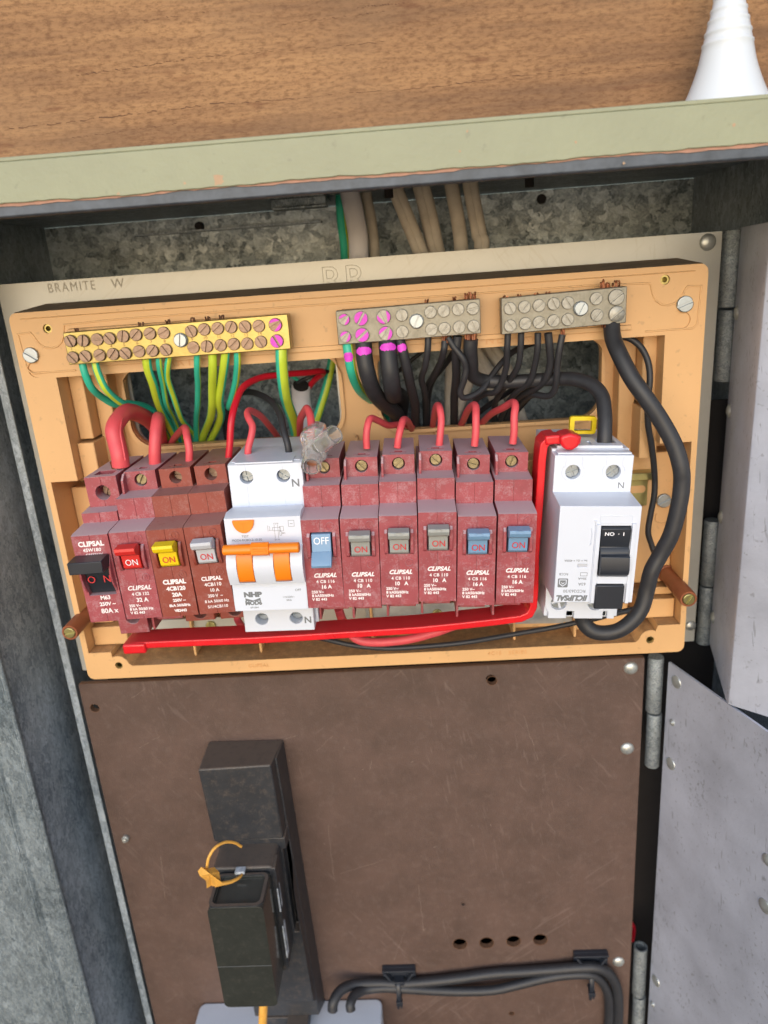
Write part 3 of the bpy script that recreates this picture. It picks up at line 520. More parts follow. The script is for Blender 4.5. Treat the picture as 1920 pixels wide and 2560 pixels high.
# ================================================================== LOWER BOARD
bd = thing('meter_board', 'dark brown fibre meter board with scratches, rivets and drilled holes below the tray', 'board', (116, 33, -560))
zt, zb, xl, xr = -212.3, -585, -62, 293.3
hl = []
ctb = MB()
for u, v in ((645, 295), (768, 290), (892, 282), (1015, 275)): c = pt('P', u, v, 27); ctb.cyl((c[0], 20, c[2]), (c[0], 40, c[2]), 5.1, 5.1, 32)
for q, r in (((237, 1770), 3.0), ((1227, 1697), 3.0), ((1230, 1702), 3.1), ((1279, 2534), 2.0), ((1158, 2261), 1.3)): c = at(q, 27); ctb.cyl((c[0], 20, c[2]), (c[0], 40, c[2]), r, r, 20)
o = sheet('board_panel', rrect(xl, xr, zb, zt, .8), hl, 27, 31, 'board', bd, bv=0, cutters=ctb)
ob('board_top_edge', MB().box(xl+.3, xr-.3, 27.5, 30.6, zt, zt+.25), 'board_edge', bd)
for q, r in [(px('P', u, v), 5.1) for u, v in ((645, 295), (768, 290), (892, 282), (1015, 275))]+[((237, 1770), 3.0), ((1230, 1702), 3.1), ((1279, 2534), 2.0)]:
    c = at(q, 27); n = 32; rh = MB(); rh.add([(c[0]+k*math.cos(2*math.pi*i/n), y, c[2]+k*math.sin(2*math.pi*i/n)) for k, y in ((r+.25, 26.95), (r-.05, 26.95), (r-.06, 30.9)) for i in range(n)], [(j*n+i, j*n+(i+1) % n, (j+1)*n+(i+1) % n, (j+1)*n+i) for j in range(2) for i in range(n)])
    ob('hole_rim', rh, 'board_edge', bd)

for q in ((1577, 1670), (1568, 1871), (1546, 2404), (1531, 2556)):
    c = at(q, 27); ob('rivet', MB().lathe([(4.3, 0), (4.2, .4), (3.5, 1.2), (2, 1.8), (.1, 2)], (c[0], 27, c[2])), 'rivet', bd)
c = at((316, 2093), 27); hb = MB(); hb.prism(circ(c[0], c[2], 2.6, 6), 24.6, 27, 'y').lathe([(1.5, 0), (1.5, 1.4), (1.2, 1.7)], (c[0], 24.6, c[2])); ob('hex_bolt', hb, 'rivet', bd, bv=.2)
scr = MB(); rnd = random.Random(12)
for (q0, q1) in (((400, 1840), (350, 1870)), ((830, 1840), (790, 1880)), ((700, 1852), (745, 1838)), ((1310, 1790), (1345, 1900)), ((960, 2150), (850, 2185)), ((1010, 2330), (985, 2400)), ((1045, 2210), (1060, 2330)), ((930, 1900), (925, 1925)), ((330, 1745), (365, 1720)), ((820, 2060), (835, 2200)), ((400, 2140), (415, 2250))):
    a = at(q0, 26.9); b = at(q1, 26.9); k = 9; P = [a+(b-a)*i/k+np.array([rnd.uniform(-.4, .4), 0, rnd.uniform(-.4, .4)]) for i in range(k+1)]
    for i in range(k):
        d_ = P[i+1]-P[i]; nn = np.array([-d_[2], 0, d_[0]]); nn = nn/np.linalg.norm(nn)*.09*rnd.uniform(.3, 1.4); scr.add([P[i]-nn, P[i]+nn, P[i+1]+nn, P[i+1]-nn], [(0, 1, 2, 3)])
for k in range(46):
    q = (rnd.gauss(rnd.choice((1010, 850, 1300, 620, 400)), 120), rnd.gauss(rnd.choice((1880, 2150, 2300, 1760)), 90))
    if q[0] < 330+(q[1]-1700)*.2 or q[0] > 1590 or q[1] > 2500: continue
    c = at(q, 26.93); l_ = rnd.uniform(.2, 1.6); a = rnd.uniform(0, 3.1); w = rnd.uniform(.06, .25); dx, dz = math.cos(a)*l_, math.sin(a)*l_
    scr.add([(c[0]-dx, 26.93, c[2]-dz), (c[0]-w*math.sin(a), 26.93, c[2]+w*math.cos(a)), (c[0]+dx, 26.93, c[2]+dz), (c[0]+w*math.sin(a), 26.93, c[2]-w*math.cos(a))], [(0, 1, 2, 3)])
M_['scuff'] = mat('pale_scuff', (128, 112, 102), .7); ob('scuff_marks', scr, 'scuff', bd)

# hinge knuckles: (pixel top, pixel bottom, plane, radius)
def hinge(name, label, P, Y, parent=None):
    t_ = thing(name, label, 'hinge', at(P[0], Y), group='hinges at the right of the cabinet')
    for (qa, qb, r, hollow) in P[1]:
        a = at(qa, Y); b = at(qb, Y); m = MB(); x = (a[0]+b[0])/2; n = 28; k = 1.0
        prof = [(r, b[2]), (r, a[2]), (r*.78, a[2]), (r*.78, a[2]-14)] if hollow else [(0.1, b[2]), (r*.93, b[2]), (r, b[2]+.6), (r, a[2]-.6), (r*.93, a[2]), (.1, a[2])]
        V = [(x+q*math.cos(2*math.pi*i/n), Y+q*math.sin(2*math.pi*i/n), z) for q, z in prof for i in range(n)]
        m.add(V, [(j*n+i, j*n+(i+1) % n, (j+1)*n+(i+1) % n, (j+1)*n+i) for j in range(len(prof)-1) for i in range(n)])
        ob('knuckle', m, 'hinge', t_)
    return t_
hinge('hinge', 'long grey barrel hinge beside the top right corner of the brown board', ((1637, 1650), [((1638, 1641), (1635, 1776), 4.7, False), ((1635, 1782), (1631, 1912), 4.5, False)]), 27)
hinge('hinge', 'open-topped barrel hinge beside the lower right edge of the brown board', ((1600, 2370), [((1601, 2366), (1597, 2482), 4.6, True), ((1597, 2488), (1592, 2640), 4.5, False)]), 27)
hinge('hinge', 'shadowed barrel hinge beside the top right corner of the cream plate', ((1832, 580), [((1832, 574), (1822, 768), 5.6, False), ((1821, 774), (1808, 952), 5.2, False)]), 44)
hinge('hinge', 'barrel hinge beside the cream plate at the height of the lower stand-off', ((1780, 1300), [((1781, 1300), (1771, 1460), 4.8, False), ((1770, 1464), (1758, 1606), 4.6, False)]), 44)

# ---- open doors on the right
dU = thing('metal_door', 'upper grey metal door with a folded edge, swung open at the right', 'door', (336, 38, -210))
zb_, zt_ = -209.8, 32.5
P = [(334.6, 40), (336.2, 38), (320.4, -27), (321.4, -30.2), (323.6, -32), (420, -140), (421.5, -139), (325, -30.2), (322.4, -28), (337.8, 38)]
m = MB(); prof = [(336.2, 38), (320.2, -27.2), (320.4, -29.2), (322, -31), (440, -132), (441, -130.7), (323, -29.7), (321.9, -28.2), (337.8, 38)]
m.prism(prof, zb_, zt_, 'z'); ob('door_sheet', m, 'silver', dU, bv=.3)
for k in (.18, .4, .66, .93):
    for fr_ in ((8,),):
        z = zt_+(zb_-zt_)*k*.98; p0 = Vector((336.2, 38, z)); p1 = Vector((320.2, -27.2, z)); c = p0.lerp(p1, .12); nrm = Vector((-.97, .235, 0)).normalized()
        mm = MB(); mm.cyl(c, c+nrm*.8, 4.0, 3.6); mm.cyl(c+nrm*.8, c+nrm*1.6, 3.6, 1.8); ob('rivet', mm, 'rivet', dU)
dL = thing('metal_flap', 'pale grey metal flap with a slanting riveted edge, swung open beside the brown board', 'flap', (305, 20, -520))
m = MB(); p0 = np.array([305.2, 20]); p1 = np.array([330.7, -52.6]); dd = (p1-p0)/np.linalg.norm(p1-p0); nn = np.array([-dd[1], dd[0]])*-1
pe = p0+dd*170
m.prism([tuple(p0), tuple(pe), tuple(pe+np.array([1.5, .5])), tuple(p0+np.array([1.5, .5]))], -585, -211.6, 'z'); o = ob('flap_sheet', m, 'silver', dL, bv=.25)
def on_flap(q):
    r = RC @ np.array([(q[0]-960)/F, 1, -(q[1]-1280)/F]); nv = np.array([-dd[1], dd[0], 0]); t = nv.dot(np.array([p0[0], p0[1], 0])-CAM)/nv.dot(r); return CAM+t*r
nv = Vector((dd[1], -dd[0], 0)); 
for q, r in (((1691, 1705), 4.0), ((1681, 1806), 2.2), ((1677, 1909), 4.0), ((1640, 2452), 4.0), ((1912, 2265), 4.2), ((1919, 2150), 3.5), ((1632, 2510), 2.0)):
    c = Vector(on_flap(q)); mm = MB(); mm.cyl(c, c+nv*.5, r, r*.95); mm.cyl(c+nv*.5, c+nv*1.5, r*.95, r*.35); ob('rivet', mm, 'rivet', dL)
tag(ob('red_wire', MB().tube([pt('Q', 160, 1640, 50), pt('Q', 180, 1665, 52), pt('Q', 186, 1700, 54), pt('Q', 176, 1750, 55)], 1.6), 'redw2'), 'short curve of red wire in the dark gap beside the brown board', 'wire')

# ================================================================== CIRCUIT BREAKERS
def fmt(st):
    """the print on the nose. z relative to the nose centre"""
    return st
def breaker(cx, cz, ang, label, cat, bm_, tog, tmat, lines, group, on=True, old=False, term_lo=None, hole_lo=False, screw_a=45, zt_=43.5, mid_top=33.5, big=False, empty_screw=False, lo=-41.6, tall=False, tick=True, tx=.3, wing=True, scr_off=(0, 0)):
    b = thing('circuit_breaker', label, cat, (cx, -63, cz), ang, group)
    Y0 = 63
    L = lambda y: y+Y0     # world depth -> local
    hw = 8.62; h = 22
    yt, ym, yn = L(-36), L(-48), 0
    ytt = L(-40) if big else yt
    prof = [(yn, -h), (yn, h-.2), (L(-61), h+.4), (ym, 23.2), (ym, mid_top), (ytt, mid_top+.5), (ytt, mid_top+.6), (L(15), mid_top+.6), (L(15), -34), (L(-33), -34), (L(-33), -h-1.5), (L(-50), -h-1.2)]
    body = MB().prism(prof, -hw, hw, 'x')
    # window, centre seam, embossed rings
    ct = MB(); zw1, zw0 = (15.8, 3.4) if not big else (11.5, -8.2); ww = 5.0 if not big else 6.6
    ct.box(-ww+tx, ww+tx, -1, 9, zw0, zw1)
    ct.box(-.11, .11, -1, .35, zw1+.01, 30); ct.box(-.11, .11, -1, .35, -30, zw0-.01)
    ct.box(-.11, .11, L(-49), ym+.35, 22, 40)
    o = ob('housing', body, bm_, b, local=True, cut=ct, bv=.55, seg=3)
    # terminal block with wire slot and screw hole
    tw0, tw1 = (-7.2, 8.1) if not big else (-7.4, 8.2)
    tb = MB().box(tw0, tw1, ytt, L(0), mid_top+.6, zt_)
    sx = (tw0+tw1)/2+scr_off[0]; sz = (mid_top+.6+zt_)/2 + (.2 if not big else -.6)+scr_off[1]
    rh_ = 3.15 if not big else 3.7
    cc = MB(); cc.cyl((sx, ytt-1, sz), (sx, ytt+9, sz), rh_, rh_, 28)
    if big: cc.box(sx-4.6, sx+4.8, ytt+4.2, ytt+12, zt_-7, zt_+1)
    else:
        cc.box(sx-4, sx+4, ytt+4.3, ytt+5.4, zt_-2, zt_+1); cc.box(sx-1.9, sx+1.9, ytt+5.39, ytt+8, zt_-5, zt_+1)
    cc.box(-.1+sx, .1+sx, ytt-1, ytt+.3, mid_top, zt_+.01) if old or big else None
    ob('terminal_block', tb, bm_, b, local=True, cut=cc, bv=.4)
    if wing and not big:
        ob('side_wing', MB().prism([(ytt-4.6, mid_top-.7), (ytt-5.0, mid_top+.8), (ytt-4.4, zt_-3.2), (ytt-1.5, zt_-.7), (ytt+1, zt_-.5), (ytt+1, mid_top-.7)], tw0-.5, tw0+.7, 'x'), bm_, b, local=True, bv=.2)
    if not empty_screw:
        ob('terminal_screw', MB().slot_screw((sx, ytt+3.4, sz), 2.65, 2.2, screw_a, slot=.24), 'brass_head', b, local=True, bv=.12)
    else:
        ob('terminal_screw', MB().slot_screw((sx+.3, ytt+7.5, sz-.2), 2.9, 1.6, screw_a, slot=.24), 'brass_scr', b, local=True, bv=.12)
    # toggle
    if big:
        t = MB(); t.prism([(-.8, 7.6), (-.5, 4), (.2, 0), (1.2, -4), (2.2, -7.6), (5, -7.6), (5, 9)], tx-6.2, tx+6.2, 'x')
        ob('toggle', t, tmat, b, local=True, bv=.3)
        ob('toggle_cap', MB().prism([(-9.5, 12.2), (-9.5, 6.4), (-1, 6.9), (1, 11.5), (-1, 12.6)], tx-8.8, tx+7.2, 'x'), tmat, b, local=True, bv=.35)
        for s_ in (-1, 1):
            ob('guard', MB().prism([(-.1, 11.5)]+[(-3.2*math.sin(R_(a)), 11.5-18*a/180) for a in range(12, 180, 12)]+[(-.1, -6.5)], tx+s_*7.1-.45, tx+s_*7.1+.45, 'x'), bm_, b, local=True, bv=.2)
        text('toggle_lettering', [('O  N', tx+.3, -.8, 1.2-1.2, 3.4, dict(sp=1.1))], 'redprint', b)
        bpy.context.view_layer.update()
    else:
        if on:
            t = MB(); t.prism([(-2.8, 14.8), (-2.6, 10.5), (-2.0, 5.2), (-1, 4.0), (6, 4.0), (6, 14.6)], tx-4.3, tx+4.3, 'x')
            ob('toggle', t, tmat, b, local=True, bv=.25)
            cp = MB(); cp.prism([(-7.6, 16.4), (-7.8, 15.0), (-6.9, 13.1), (-2.7, 11.3), (-1, 11.3), (-.5, 14.9), (-2.2, 16.9)], tx-4.75, tx+4.75, 'x')
            cq = MB(); cq.prism([(-8.2, 15.9), (-8.2, 14.2), (-7.3, 14.0), (-7.3, 16.1)], tx-1.6, tx+1.6, 'x')
            ob('toggle_cap', cp, tmat, b, local=True, bv=.3)
            if not old: 
                rr = MB(); yy = -7.9; rr.sweep([(tx+1.7*math.cos(R_(a))*1.0, 15.7+.65*math.sin(R_(a))) for a in range(0, 361, 30)], .22, yy, yy+.5); ob('cap_moulding', rr, tmat, b, local=True)
            text('toggle_lettering', [('ON', tx+.2, -2.35, 7.6, 3.0, dict(wx=.9))], 'whiteprint' if tmat == 'red_tog' else 'redprint', b)
            # the print follows the sloped toggle face
            for v in b.children[-1].data.vertices: v.co.y += (7.6*S-v.co.z)*.10-0.0002
        else:
            t = MB(); t.prism([(-1.2, 15.2), (-2.0, 10), (-2.6, 7.2), (-3, 3), (6, 3), (6, 15.2)], tx-4.4, tx+4.4, 'x')
            ob('toggle', t, tmat, b, local=True, bv=.25)
            ob('toggle_cap', MB().prism([(-2.6, 7.4), (-6.6, 4.2), (-7.8, 2.4), (-7.2, 1.0), (-3.5, 2.2), (-1, 3)], tx-4.6, tx+4.6, 'x'), tmat, b, local=True, bv=.3)
            text('toggle_lettering', [('OFF', tx, -1.75, 12, 3.2, dict(wx=.88))], 'whiteprint', b)
            for v in b.children[-1].data.vertices: v.co.y += -(12*S-v.co.z)*.15
        # raised rails each side of the window
        hg = 1.6 if not old else 2.6
        for s_ in (-1, 1):
            xg = tx+s_*5.9
            p = [(.3, 15.6), (-hg, 14), (-hg-.2, 9), (-hg*.8, 4.2), (.3, 2.9)] if not old else [(.3, 15.6)]+[(-hg*math.sin(R_(a)), 9.3+6.3*math.cos(R_(a))) for a in range(15, 180, 15)]+[(.3, 3)]
            ob('guard', MB().prism(p, xg-.75, xg+.75, 'x'), bm_, b, local=True, bv=.25)
        for zc, s1 in ((18.6, 'I'), (-.9, 'O')):
            rg = MB(); xc = 4.6; rg.sweep([(xc+1.75*math.cos(R_(a)), zc+1.75*math.sin(R_(a))) for a in range(0, 361, 15)], .36, -.32, .2)
            rg.sweep([(xc, zc+.95), (xc, zc-.95)], .3, -.18, .2) if s1 == 'I' else rg.sweep([(xc+.5*math.cos(R_(a)), zc+.95*math.sin(R_(a))) for a in range(0, 361, 30)], .26, -.18, .2)
            ob('embossed_ring', rg, bm_, b, local=True)
    text('printed_lettering', [(st, x, -.03, z, s_, op) for st, x, z, s_, op in lines], 'paint', b)
    # lower terminal
    if hole_lo:
        lb = MB().box(-7.4, 8.0, L(-38), L(-5), lo, -24); c2 = MB().cyl((.5, L(-38)-1, -32.5), (.5, L(-38)+7, -32.5), 3.6, 3.6, 28)
        ob('lower_terminal', lb, bm_, b, local=True, cut=c2, bv=.4); ob('terminal_screw', MB().slot_screw((.5, L(-31), -32.5), 2.9, 1.4, 80), 'tin_scr', b, local=True)
    else:
        lb = MB().box(-6.6, 7.6, L(-34), L(-8), -37.0, -24).box(-7.4, -6.2, L(-38), L(-20), -40.5, -24); ob('lower_terminal', lb, bm_, b, local=True, bv=.25)
    return b
B = dict(bold=.09); IT = dict(bold=.13, shear=.35, sp=1.06); W_ = dict(bold=.05); LF = dict(bold=.06, ax='LEFT', wx=1.02)
def std(code, amp, gap=False):
    return [('CLIPSAL', .5, -5.6, 1.95, IT), (code, .6, -8.7, 1.45, dict(bold=.05, sp=1.08)), (amp, .8, -11.4, 1.75, B), ('250 V~', -6.3, -13.9, 1.3, LF), ('8 kA50/60Hz', -6.3, -15.8, 1.3, LF), ('V 82 443', -6.3, -17.7, 1.3, LF)]
G1 = 'maroon breakers with small toggles'; G2 = 'red-brown breakers at the left'
breaker(8.9, -103.9, -1.2, 'maroon main switch with a large black toggle at the left end of the row', 'main switch', 'red_body', 'black', 'black_tog',
        [('CLIPSAL', .1, 17.6, 2.3, dict(bold=.14, sp=1.02)), ('4SW180', 0, 14.6, 1.6, dict(bold=.06, sp=1.08)), ('CS83252V', .6, 12.3, 1.2, dict(bold=.03, sp=1.1)), ('M63', 1.2, -9.7, 1.9, B), ('250V ~', 1.6, -13.0, 1.8, B), ('80A x', 1.8, -16.6, 2.3, B)], G1, big=True, hole_lo=True, mid_top=28.0, zt_=43.5, empty_screw=True, screw_a=70)
breaker(26.7, -103.3, -.9, 'maroon breaker with a red toggle reading ON beside the black-toggled switch', 'circuit breaker', 'red_body', 'red', 'red_tog',
        [('CLIPSAL', .4, -6.2, 2.1, dict(bold=.1, shear=.3, sp=1.05)), ('4 CB 132', .5, -9.3, 1.5, W_), ('32 A', .8, -12.4, 2.0, B), ('250 V~', -6.1, -15.2, 1.3, LF), ('8 kA 50/60 Hz', -6.1, -17.0, 1.3, LF), ('V 82 443', -6.1, -18.9, 1.3, LF)], G1, old=True, screw_a=60)
breaker(44.2, -103.0, -1.2, 'red-brown breaker with a bright yellow toggle reading ON', 'circuit breaker', 'brown_body', 'yellow', 'yel_tog',
        [('CLIPSAL', .1, -4.4, 2.1, dict(bold=.16)), ('4CB120', .3, -7.8, 1.9, dict(bold=.12)), ('20A', .2, -11.0, 1.9, dict(bold=.12)), ('250V ~', .8, -13.9, 1.4, dict(bold=.08)), ('8kA 50/60Hz', .6, -16.5, 1.3, dict(bold=.07)), ('V82443', .6, -19.2, 1.3, dict(bold=.08))], G2, old=True, hole_lo=True, lo=-37.2, empty_screw=True, screw_a=-10, wing=False)
breaker(62.0, -102.5, -1.8, 'red-brown breaker with a pale grey toggle, touching the white two-pole breaker', 'circuit breaker', 'brown_body', 'pale', 'pale_tog',
        [('CLIPSAL', .1, -4.2, 1.9, dict(bold=.1)), ('4CB110', .2, -7.2, 1.7, W_), ('10 A', .4, -10.1, 1.6, W_), ('250 V  ~', .4, -13.0, 1.4, W_), ('8 kA 50/60 Hz', .6, -15.8, 1.35, dict(bold=.03)), ('S/1/4CB110', .6, -18.6, 1.4, dict(bold=.03))], G2, old=True, hole_lo=True, lo=-37.2, empty_screw=True, screw_a=30, wing=False)
breaker(114.9, -102.6, 1.1, 'maroon breaker with a blue toggle switched down to OFF', 'circuit breaker', 'red_body', 'blue', 'blue_tog', std('4 CB 116', '16 A'), G1, on=False, screw_a=-55)
breaker(132.5, -103.1, 2.0, 'maroon breaker with a grey toggle, right of the one switched OFF', 'circuit breaker', 'red_body', 'grey', 'grey_tog', std('4 CB 110', '10   A'), G1, screw_a=-45)
breaker(150.1, -102.9, 2.2, 'maroon breaker with a grey toggle, middle one of the three grey toggles', 'circuit breaker', 'red_body', 'grey', 'grey_tog', std('4 CB 110', '10   A'), G1, screw_a=50)
breaker(167.8, -102.3, 2.5, 'maroon breaker with a grey toggle, standing slightly higher beside the first blue ON toggle', 'circuit breaker', 'red_body', 'grey', 'grey_tog', std('4 CB 110', '10   A'), G1, screw_a=-40)
breaker(185.5, -105.3, 2.7, 'maroon breaker with a blue toggle reading ON, between grey and blue toggles', 'circuit breaker', 'red_body', 'blue', 'blue_tog', std('4 CB 116', '16 A'), G1, screw_a=-20)
breaker(203.6, -105.2, 2.7, 'maroon breaker with a blue toggle reading ON at the right end of the row', 'circuit breaker', 'red_body', 'blue', 'blue_tog', std('4 CB 116', '16 A'), G1, screw_a=70)

# ------------------------------------------------ white two-pole breaker with orange handle
rb = thing('two_pole_breaker', 'white two-pole breaker with an orange bar handle and half-round orange test button', 'circuit breaker', (89, -63, -101), 1.0)
hw = 17.45; l = lambda y: y+63
prof = [(l(-63), -23.4), (l(-63), -9.2), (l(-66), -8.6), (l(-68), -4), (l(-69), 1), (l(-68), 5), (l(-65.5), 8.2), (l(-63), 9.2), (l(-63), 22.8), (l(-58), 24.2), (l(-45), 22.2+.4), (l(-45), 43.0), (l(-44), 43.6), (l(10), 43.6), (l(10), -28), (l(-45), -25.4)]
ct = MB()
for x in (-9.2, 8.3): ct.cyl((x, l(-46), 37.0), (x, l(-34), 37.0), 3.2, 3.2, 28)
for x in (-9, 8): ct.box(x-3.9, x+3.9, -9, 1.5, -7.6, 9.0)
for x in (-9.2, 8.3): ct.box(x-.09, x+.09, l(-46), l(-45)+.2, 22, 33.6); ct.box(x-.09, x+.09, l(-46), l(-45)+.2, 40.3, 44)
ct.box(-20, 20, -.5, .16, -11.65, -11.45); ct.box(-20, -3, -.5, .14, 9.9, 10.05)
ob('housing', MB().prism(prof, -hw, hw, 'x'), 'white', rb, local=True, cut=ct, bv=.5, seg=3)
ob('terminal_cover', MB().box(-hw+3.5, hw-4, l(-45.8), l(-36), 43.62, 44.4).box(-hw+1, hw-1, l(-42), l(-12), 43.63, 44.0), 'white', rb, local=True, bv=.2)
ct = MB()
for x in (-9.6, 7.8): ct.cyl((x, l(-46), -36.9), (x, l(-36), -36.9), 3.2, 3.2, 28)
ob('lower_terminal', MB().box(-18.7, 16.6, l(-45.2), l(-10), -43.8, -25.4).box(16.61, 18.3, l(-40), l(-12), -42, -28), 'white', rb, local=True, cut=ct, bv=.4)
for x, a in ((-9.2, 10), (8.3, 55)): ob('terminal_screw', MB().cross_screw((x, l(-40), 37.0), 2.8, 1.8, a), 'zinc', rb, local=True, bv=.1)
for x, a in ((-9.6, 0), (7.8, 5)): ob('terminal_screw', MB().slot_screw((x, l(-38), -36.9), 3.0, 1.4, a), 'zinc', rb, local=True, bv=.1)
for x in (-9, 8):
    t = MB(); t.prism([(-3.2-2.6*math.cos(R_(a*1.0)), .6+7.8*math.sin(R_(a))) for a in range(-80, 81, 16)]+[(0, 7.5), (0, -7.5)], x-3.7, x+3.7, 'x'); ob('toggle_arm', t, 'or_tog', rb, local=True, bv=.3)
hb = MB(); hb.prism([(-8.2+2.7*math.cos(R_(a)), 10.8+2.35*math.sin(R_(a))) for a in range(0, 360, 20)], -17.2, 17.2, 'x'); ob('handle_bar', hb, 'or_tog', rb, local=True, bv=.5)
gb = MB(); gb.prism([(-9.4, 14), (-11.4, 12.6), (-11.5, 9.2), (-9.5, 7.9), (-8, 8), (-8, 14)], -4.2, 3.8, 'x')
for k in range(3): gb.box(-3.2, 3.0, -11.8, -11.3, 9.6+k*1.15, 10.1+k*1.15)
ob('handle_grip', gb, 'or_tog', rb, local=True, bv=.2)
ob('test_button', MB().prism([(-8.7+5*math.cos(R_(a)), 22.0+6.2*math.sin(R_(a))) for a in range(180, 361, 10)], -.9, .3, 'y'), 'or_tog', rb, local=True, bv=.3)
tm = MB(); tm.box(-10.4, -7, -1.05, -.8, 20.6, 20.9).box(-8.85, -8.55, -1.05, -.8, 17.2, 20.6); ob('button_moulding', tm, 'or_tog', rb, local=True)
text('grey_print', [('TEST', -8.6, -.02, 14.0, 1.05, {}), ('MOD6-RCBO-2-10-30', -8.0, -.02, 12.2, 1.05, dict(wx=.98)), ('~', 13.1, -.02, 19.4, 1.6, {}), ('OFF', 13.3, -.02, -13.6, 1.15, {}), ('NHP', -8.3, -.02, -15.2, 2.3, dict(bold=.22, wx=1.25)), ('MOD6', -8.3, -.02, -19.5, 1.9, dict(bold=.16)), ('691064', -8.1, -.02, -21.8, .9, {}), ('110/230V~', 8.6, -.02, -17.0, .9, {}), ('50Hz', 8.6, -.02, -18.6, .8, {}), ('1/2 N', 6, -.02, 19.6, .7, {}), ('2/1 N', 6, -.02, 11.9, .7, {}), ('BH', 9.2, -.02, 14.9, .8, {})], 'greyprint', rb)
text('grey_print', [('N', 13.8, l(-45)-.03, 33.2, 3.6, dict(bold=.1)), ('N', 13.6, l(-45.2)-.03, -38.2, 3.4, dict(bold=.12))], 'greyprint', rb)
dg = MB()
for p in ([(-12, -17.8), (-8.3, -16.8), (-4.6, -17.8), (-4.6, -17.2)],): pass
dg.prism([(-12, -16.9), (-8.4, -18.1), (-4.8, -16.9), (-4.8, -18.4), (-12, -18.4)], -.06, .02, 'y')
for p in ([(11.8, 20.9), (14.4, 20.9), (14.4, 18.0), (11.8, 18.0), (11.8, 20.9)], [(4.4, 17.8), (8, 17.8), (8, 16.2), (4.4, 16.2), (4.4, 17.8)], [(5.2, 19), (5.2, 12.5)], [(6.8, 19), (6.8, 12.5)], [(2.2, 18.8), (2.2, 16)], [(2.8, 18.6), (3.2, 17.6), (2.8, 16.4), (4.4, 16.6)], [(7.6, 18.2), (9.3, 18.2), (9.3, 16), (7.6, 16), (7.6, 18.2)], [(7.4, 15.8), (8.2, 15.8), (8.2, 13.9), (7.4, 13.9), (7.4, 15.8)]): dg.sweep(p, .14, -.05, .02)
ob('circuit_diagram', dg, 'greyprint', rb, local=True)
tg = MB(); 
tg.prism([(-2.2, .0), (0, 1.5), (2.6, 0)], 0, .05, 'y')
ob('triangle_mark', MB().sweep([(-2, l(-51)), (0.4, l(-51)), (0.4, l(-51))], .01, 0, .01), 'greyprint', rb, local=True) if False else None

# ------------------------------------------------ white residual current device, hanging slightly askew
rc = thing('safety_switch', 'white safety switch with a black rocker and upside-down print at the right end, hanging askew', 'safety switch', (239.3, -66, -104.4), 3.5)
hw = 17.9; l = lambda y: y+66
prof = [(l(-66), -23.2), (l(-66), 23.4), (l(-48), 24.6), (l(-48), 42.0), (l(-40), 42.0), (l(-40), 43.2), (l(4), 43.2), (l(4), -40), (l(-46), -40), (l(-46), -24)]
ct = MB()
for x in (-9.2, 9.2): ct.cyl((x, l(-49), 34), (x, l(-38), 34), 3.4, 3.4, 28)
ct.box(-1.2, 14.6, -1, 3.5, -4.2, 18.6) if False else ct.box(.6, 14.2, -1, 8, -9.6, 14.2)
ct.box(9.2-4.6, 9.2+4.2, l(-34), l(-20), 38, 44); ct.box(-9.2-4.6, -9.2+4.2, l(-34), l(-20), 38, 44)
ct.box(.3, 1.4, l(-38), l(-30), 42, 44); ct.box(-8.1, -3.9, -.5, .7, -5.7, -4.2)
o = ob('housing', MB().prism(prof, -hw, hw, 'x'), 'white', rc, local=True, cut=ct, bv=.5, seg=3)
o_ = MB(); 
for a_, b_ in (((.2, 18.8), (14.0, 15.6)),): o_.sweep([(.2, 15.6), (.2, 18.9), (14.2, 18.9), (14.2, 15.6), (.2, 15.6)], .25, -.2, .1)
o_.sweep([(-2.4, 16.6), (-1.6, 16.6), (-1.6, -23), ], .4, -.8, .1); o_.box(-1.4, .5, -1.2, .1, -23, 15); o_.box(14.3, 15.9, -1.2, .1, -23, 15.6); o_.box(.5, 14.3, -1.0, .1, -13.3, -9.8)
o_.sweep([(-3.6, 13.2), (-3.1, 12), (-3.1, 6), (-3.6, 5)], .35, -.5, .1)
ob('rocker_frame', o_, 'white', rc, local=True, bv=.2)
ob('terminal_cover', MB().box(-hw+1.6, hw-.6, l(-46.5), l(-38), 42.05, 42.9).box(-hw+2.5, hw-3, l(-39.8), l(-22), 43.25, 44.6), 'white', rc, local=True, bv=.25, cut=MB().box(9.2-4.4, 9.2+4.0, l(-34), l(-20), 42, 46).box(-9.2-4.6, -9.2+4.4, l(-37), l(-20), 42, 46).box(.2, 1.5, l(-37), l(-30), 42, 46))
for x in (-9.2, 9.2):
    rg = MB(); rg.sweep([(x-3.6, 41.4), (x-3.6, 36.8)]+[(x+5.2*math.cos(R_(a)), 34.2+4.9*math.sin(R_(a))) for a in range(150, 391, 12)]+[(x+3.9, 36.8), (x+3.9, 41.4)], .3, l(-48.25), l(-47.8)); ob('screw_surround', rg, 'white', rc, local=True, bv=.08)
    ob('terminal_screw', MB().cross_screw((x, l(-43), 34), 3.2, 1.8, 20 if x < 0 else 40), 'zinc', rc, local=True, bv=.1)
ct = MB()
for x in (-11.2, 6.6): ct.cyl((x, l(-49), -32), (x, l(-44), -32), 3.9, 3.9, 28)
ct.box(-7.2, -3.6, l(-49), l(-46), -42, -36.5); ct.box(10.5, 12.5, l(-49), l(-46), -42, -36.5)
ob('lower_terminal', MB().prism([(-17.9, -24), (16.9, -24), (16.9, -36), (16, -37.5), (16, -40.4), (-16.2, -40.4), (-16.2, -37), (-17.9, -34)], l(-48), l(-4), 'y'), 'white', rc, local=True, cut=ct, bv=.35, cmat='white')
